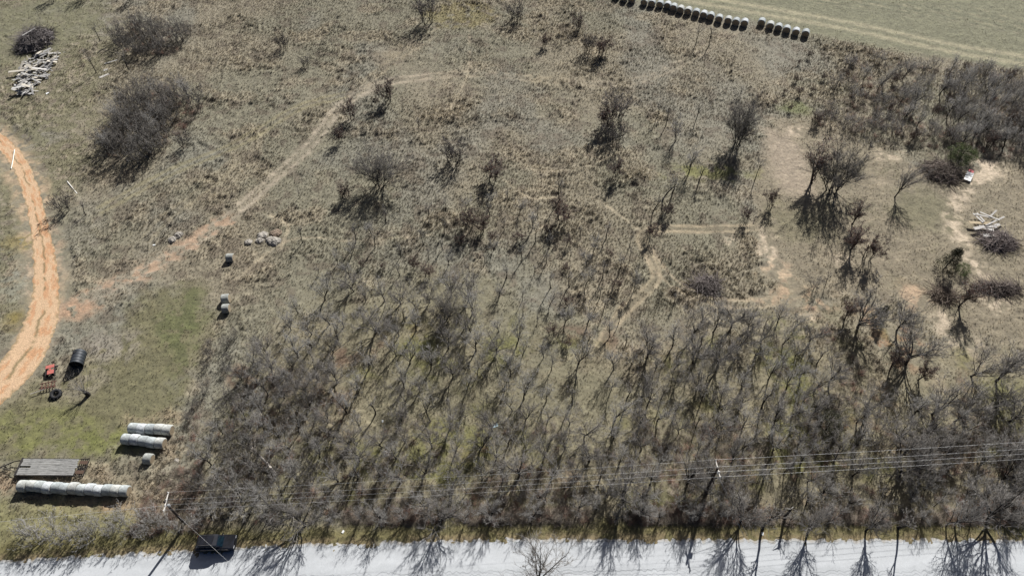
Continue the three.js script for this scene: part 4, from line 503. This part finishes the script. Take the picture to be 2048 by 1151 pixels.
// ---------------------------------------------------------------- black tank, tyre, implements
{
  const o = at(162, 722), t = thing('plastic_tank', 'black ribbed plastic tank lying on its side beside the clay road', 'tank', o, 0.12), m = mat(srgb(40, 45, 50), 0.58), inner = mat(srgb(24, 25, 27), 0.8), rad = 0.98, L = 2.7, prof = [];
  for (let k = 0; k <= 40; k++) { const u = k / 40, rib = Math.max(0, Math.cos(u * Math.PI * 2 * 5)) ** 4 * 0.05, end = u > 0.86 ? Math.sqrt(Math.max(0.02, 1 - ((u - 0.86) / 0.15) ** 2)) : 1; prof.push(new THREE.Vector2((rad + rib) * end, u * L)); } prof.push(new THREE.Vector2(0.02, L + 0.02));
  part('shell', new THREE.LatheGeometry(prof, 40).rotateX(-Math.PI / 2).translate(0, rad, L / 2), m, t);
  part('end_wall', new THREE.CircleGeometry(rad * 0.97, 36).translate(0, rad, L / 2 - 0.22), inner, t);
  for (let k = 0; k < 8; k++) part('end_rib', box(0.07, rad * 0.9, 0.1, 0, rad * 0.5, 0).rotateZ(k / 8 * 6.283).translate(0, rad, L / 2 - 0.14), inner, t);
  part('rim_ring', new THREE.TorusGeometry(rad + 0.02, 0.07, 8, 40).translate(0, rad, L / 2), m, t);
  part('hatch', new THREE.CylinderGeometry(0.28, 0.3, 0.16, 20).translate(-0.25, rad * 2 - 0.02, -L / 2 + 0.75), inner, t);
  const ty = thing('tractor_tyre', 'black tractor tyre lying in the grass left of the broken sapling', 'tyre', at(113, 790), 0.4), rub = mat(srgb(34, 34, 35), 0.85);
  part('casing', new THREE.TorusGeometry(0.62, 0.25, 14, 40).scale(1, 1, 0.9).rotateX(-Math.PI / 2).rotateX(0.16).translate(0, 0.32, 0), rub, ty);
  const lug = []; for (let k = 0; k < 22; k++) { const a = k / 22 * 6.283; lug.push(box(0.12, 0.09, 0.3, 0, 0, 0).rotateX(0.5 * (k % 2 ? 1 : -1)).translate(0.85, k % 2 ? 0.08 : -0.08, 0).rotateY(a)); } part('tread', merge(...lug).rotateX(0.16).translate(0, 0.32, 0), rub, ty);
  const red = mat(srgb(176, 98, 88), 0.8), dark = mat(srgb(38, 32, 32), 0.9), im = thing('farm_implement', 'small red steel farm implement beside the clay road', 'implement', at(103, 744), 0.32);
  part('upper_plate', box(1.25, 0.1, 0.62, 0, 0.72, -0.62, 0.02), red, im); part('lower_plate', box(0.95, 0.1, 0.78, 0.12, 0.66, 0.42, 0.02), red, im); part('link', box(0.16, 0.12, 0.6, 0.05, 0.69, -0.15), red, im); part('side_beam', box(0.12, 0.5, 1.7, -0.62, 0.35, 0.05), dark, im); part('side_beam', box(0.12, 0.5, 1.7, 0.62, 0.35, 0.05), dark, im); part('hitch', box(0.5, 0.14, 0.3, 0.85, 0.5, -0.55), dark, im);
  for (const x of [-0.5, 0.5]) part('leg', box(0.1, 0.6, 0.1, x, 0.3, 0.6), dark, im);
  const ru = mat(srgb(104, 72, 62), 0.95), rh = thing('rusty_harrow', 'rusty brown harrow in the weeds below the red implement', 'implement', at(98, 773), 0.25);
  for (let k = 0; k < 5; k++) part('tine_bar', box(0.09, 0.09, 1.2, -0.9 + k * 0.45, 0.42, 0), ru, rh); for (const z of [-0.5, 0.5]) part('frame_bar', box(2.4, 0.1, 0.1, 0, 0.5, z), ru, rh); const tn = []; for (let k = 0; k < 5; k++) for (const z of [-0.5, 0, 0.5]) tn.push(box(0.04, 0.45, 0.04, -0.9 + k * 0.45, 0.22, z)); part('tines', merge(...tn), ru, rh); part('draw_pole', new Shape3().tube([V(-0.4, 0.5, 0.7), V(-2.4, 0.45, 1.0)], 0.05, 6).geo(), mat(srgb(190, 184, 176), 0.7), rh);
}
// ---------------------------------------------------------------- car
{
  const paint = new THREE.MeshPhysicalMaterial({ color: srgb(16, 20, 32), roughness: 0.35, metalness: 0.2, clearcoat: 1, clearcoatRoughness: 0.08 }), glass = new THREE.MeshPhysicalMaterial({ color: srgb(20, 34, 40), roughness: 0.08, metalness: 0, clearcoat: 1 }), chrome = mat(srgb(170, 166, 158), 0.3, { metalness: 0.9 }), blackM = mat(0x101112, 0.8), lampM = mat(srgb(220, 222, 224), 0.25);
  const t = thing('sport_utility_car', 'dark navy car parked at the edge of the paved road', 'car', at(436, 1089).setY(0.02), 0.04);
  const prof = (pts, w, bev) => { const s = new THREE.Shape(); s.moveTo(...pts[0]); for (const p of pts.slice(1)) s.lineTo(...p); s.closePath(); return new THREE.ExtrudeGeometry(s, { depth: w - bev * 2, bevelEnabled: true, bevelThickness: bev, bevelSize: bev, bevelSegments: 3, steps: 1 }).translate(0, 0, -(w - bev * 2) / 2); };
  part('body', prof([[-2.45, 0.42], [2.4, 0.42], [2.5, 0.7], [2.4, 0.95], [1.1, 1.08], [-2.4, 1.08], [-2.5, 0.8]], 1.92, 0.08), paint, t);
  part('cabin', prof([[-2.3, 1.08], [1.0, 1.08], [0.35, 1.62], [-0.1, 1.72], [-1.9, 1.7], [-2.2, 1.5]], 1.62, 0.1), paint, t);
  const quad = (a, b, c, d) => { const g = new THREE.BufferGeometry(); g.setAttribute('position', new THREE.Float32BufferAttribute([a, b, c, a, c, d].flat(), 3)); g.setAttribute('uv', new THREE.Float32BufferAttribute([0, 0, 1, 0, 1, 1, 0, 0, 1, 1, 0, 1], 2)); g.computeVertexNormals(); return g; };
  part('windshield', quad([1.09, 1.14, 0.7], [1.09, 1.14, -0.7], [0.47, 1.66, -0.62], [0.47, 1.66, 0.62]), glass, t);
  for (const s of [-1, 1]) { for (const [a, b] of [[-1.95, -1.05], [-0.95, -0.15], [-0.05, 0.75]]) part('side_window', quad([a, 1.2, s * 0.815], [b, 1.2, s * 0.815], [Math.min(b, 0.3), 1.58, s * 0.813], [a, 1.58, s * 0.813]), glass, t); part('roof_rail', new Shape3().tube([V(-1.9, 1.82, s * 0.66), V(-1, 1.86, s * 0.68), V(-0.1, 1.82, s * 0.66)], 0.03, 6).geo(), chrome, t); part('mirror', box(0.12, 0.16, 0.24, 0.75, 1.2, s * 1.05, 0.03), paint, t); part('headlight', box(0.14, 0.16, 0.4, 2.46, 0.86, s * 0.68, 0.03), lampM, t); part('tail_light', box(0.1, 0.3, 0.18, -2.5, 0.95, s * 0.82, 0.03), mat(srgb(120, 20, 22), 0.4), t);
    for (const x of [-1.55, 1.6]) { const w = part('wheel', new THREE.TorusGeometry(0.27, 0.1, 12, 28).scale(1, 1, 1.2).translate(x, 0.37, s * 0.86), blackM, t); part('rim', new THREE.CylinderGeometry(0.2, 0.2, 0.14, 20).rotateX(Math.PI / 2).translate(x, 0.37, s * 0.88), chrome, w); } }
  part('side_moulding', box(3.6, 0.06, 0.04, 0, 0.98, 1.05), chrome, t); part('grille', box(0.06, 0.26, 1.0, 2.56, 0.7, 0, 0.02), blackM, t); part('bumper', box(0.16, 0.2, 1.8, 2.52, 0.5, 0, 0.05), blackM, t); part('bumper', box(0.16, 0.2, 1.8, -2.54, 0.52, 0, 0.05), blackM, t);
}
// ---------------------------------------------------------------- power poles and wires
{
  const tar = mat(srgb(58, 48, 40), 0.9), pale = mat(srgb(206, 200, 190), 0.85), porc = mat(srgb(214, 212, 206), 0.4), steel = mat(srgb(176, 178, 180), 0.45, { metalness: 0.5 }), alu = mat(srgb(206, 206, 204), 0.5, { metalness: 0.3 });
  const P1 = at(372, 1048), P2 = at(1411, 983), span = V().subVectors(P2, P1), H = 7.9, ua = Math.atan2(-span.z, span.x);
  const P3 = P2.clone().add(span), across = V(-span.z, 0, span.x).normalize();      // along the crossarm, towards the road
  const offs = [-1.25, -0.25, 0.45, 1.15];
  function pole(p, h, label, armTilt) { const t = thing('utility_pole', label, 'utility pole', V(p.x, 0, p.z), ua); part('pole', new Shape3().tube([V(0, -0.3, 0), V(0, h * 0.5, 0.03), V(0, h, 0)], [0.21, 0.18, 0.14], 12).geo(), tar, t); part('crossarm', box(0.12, 0.14, 2.7, 0.12, h - 0.3, -0.05, 0.015), pale, t); for (const q of offs) { const i = part('insulator', new THREE.LatheGeometry([[0, 0], [0.06, 0], [0.05, 0.05], [0.09, 0.08], [0.05, 0.14], [0.06, 0.2], [0, 0.22]].map((v) => new THREE.Vector2(...v)), 12).translate(0.12, h - 0.23, q), porc, t); i.name = 'insulator'; } for (const s of [-1, 1]) part('brace', new Shape3().tube([V(0.12, h - 0.35, s * 0.75), V(0.05, h - 1.0, 0)], 0.025, 5).geo(), steel, t); part('cutout_box', box(0.3, 0.5, 0.26, 0.28, h - 0.95, 0.15, 0.04), steel, t); return t; }
  pole(P1, H, 'dark power pole with a white crossarm at the road bank left of the car'); pole(P2, H - 0.3, 'dark power pole with a white crossarm in the wood, long shadow across the road');
  const hang = (a, b, sag, label, group, r = 0.01, name = 'overhead_wire') => { const o = thing(name, label, 'wire', V(a.x, 0, a.z), 0, group), pts = []; for (let k = 0; k <= 24; k++) { const u = k / 24, q = V().lerpVectors(a, b, u); q.y -= sag * 4 * u * (1 - u); pts.push(V(q.x - a.x, q.y, q.z - a.z)); } part('cable', new Shape3().tube(pts, r, 5).geo(), alu, o); };
  const end = (p, h, q) => V(p.x, h, p.z).addScaledVector(across, q).add(V(Math.cos(ua) * 0.12, 0, -Math.sin(ua) * 0.12)), w = ['top', 'second', 'third', 'lowest'];
  offs.forEach((q, k) => { hang(end(P1, H, q), end(P2, H - 0.3, q), 0.5, `${w[k]} of the four power wires between the two poles`, 'power wires between the poles', 0.0075); hang(end(P2, H - 0.3, q), end(P3, H, q), 0.5, `${w[k]} of the four power wires right of the second pole`, 'power wires right of the second pole'); });
  hang(end(P1, H - 0.6, 0.3), V(P1.x - span.x, H - 1.6, P1.z - span.z + 2), 0.5, 'single thin wire running left from the pole past the bale row', null, 0.014);
  hang(V(P1.x, H * 0.42, P1.z), at(640, 1290, 6), 0.2, 'service wire crossing above the car and the road', null, 0.009);
  for (const [x, y, l] of [[1488, 1072, 'left'], [1496, 1070, 'right']]) hang(V(P2.x, H - 1.2, P2.z), at(x, y), 0, `thin guy wire of the pole in the wood, ${l} of two`, null, 0.014, 'guy_wire');
}
// ---------------------------------------------------------------- litter
{
  const w = mat(srgb(226, 228, 226), 0.6), b = mat(srgb(170, 196, 206), 0.6);
  const scrap = (px, py, s, m, label) => { const g = new THREE.PlaneGeometry(1, 1, 4, 4).rotateX(-Math.PI / 2), p = g.attributes.position; for (let k = 0; k < p.count; k++) p.setY(k, 0.12 + fbm(p.getX(k) * 2 + px, p.getZ(k) * 2 + py, 2) * 0.5); const q = solo('litter_sheet', mergeGeometries([g, g.clone().translate(0, -0.02, 0)]), m, label, 'litter', at(px, py), px); q.scale.set(s, s * 0.6, s * 0.7); };
  scrap(990, 851, 0.8, b, 'pale blue plastic sheet lying in the middle of the wood'); scrap(765, 842, 0.35, w, 'white scrap in the wood left of the blue sheet'); scrap(1525, 1067, 0.4, w, 'white scrap on the verge right of the guy wires'); scrap(95, 187, 0.7, w, 'tiny white scrap in the grass below the scrap heap'); scrap(308, 490, 0.45, w, 'tiny white scrap beside the long track'); scrap(773, 1035, 0.4, w, 'tiny white scrap in the roadside brush'); scrap(686, 1063, 0.4, w, 'tiny white scrap on the verge right of the car');
}
{ // trees of one thicket look alike: count them from the left
  const sets = {}; for (const o of scene.children) if (o.userData.counted) (sets[o.userData.label] ??= []).push(o);
  const word = (n) => n + (n % 100 > 10 && n % 100 < 14 ? 'th' : ['th', 'st', 'nd', 'rd'][n % 10] ?? 'th');
  for (const L of Object.values(sets)) { L.sort((a, b) => a.position.x / Math.hypot(a.position.z, 60) - b.position.x / Math.hypot(b.position.z, 60)); if (L.length > 1) L.forEach((o, k) => { o.userData.label += `, ${word(k + 1)} from the left`; }); for (const o of L) delete o.userData.counted; }
}
scene.traverse((o) => { if (o.isMesh && o !== sky) { o.castShadow = true; o.receiveShadow = true; } });
renderer.render(scene, camera);
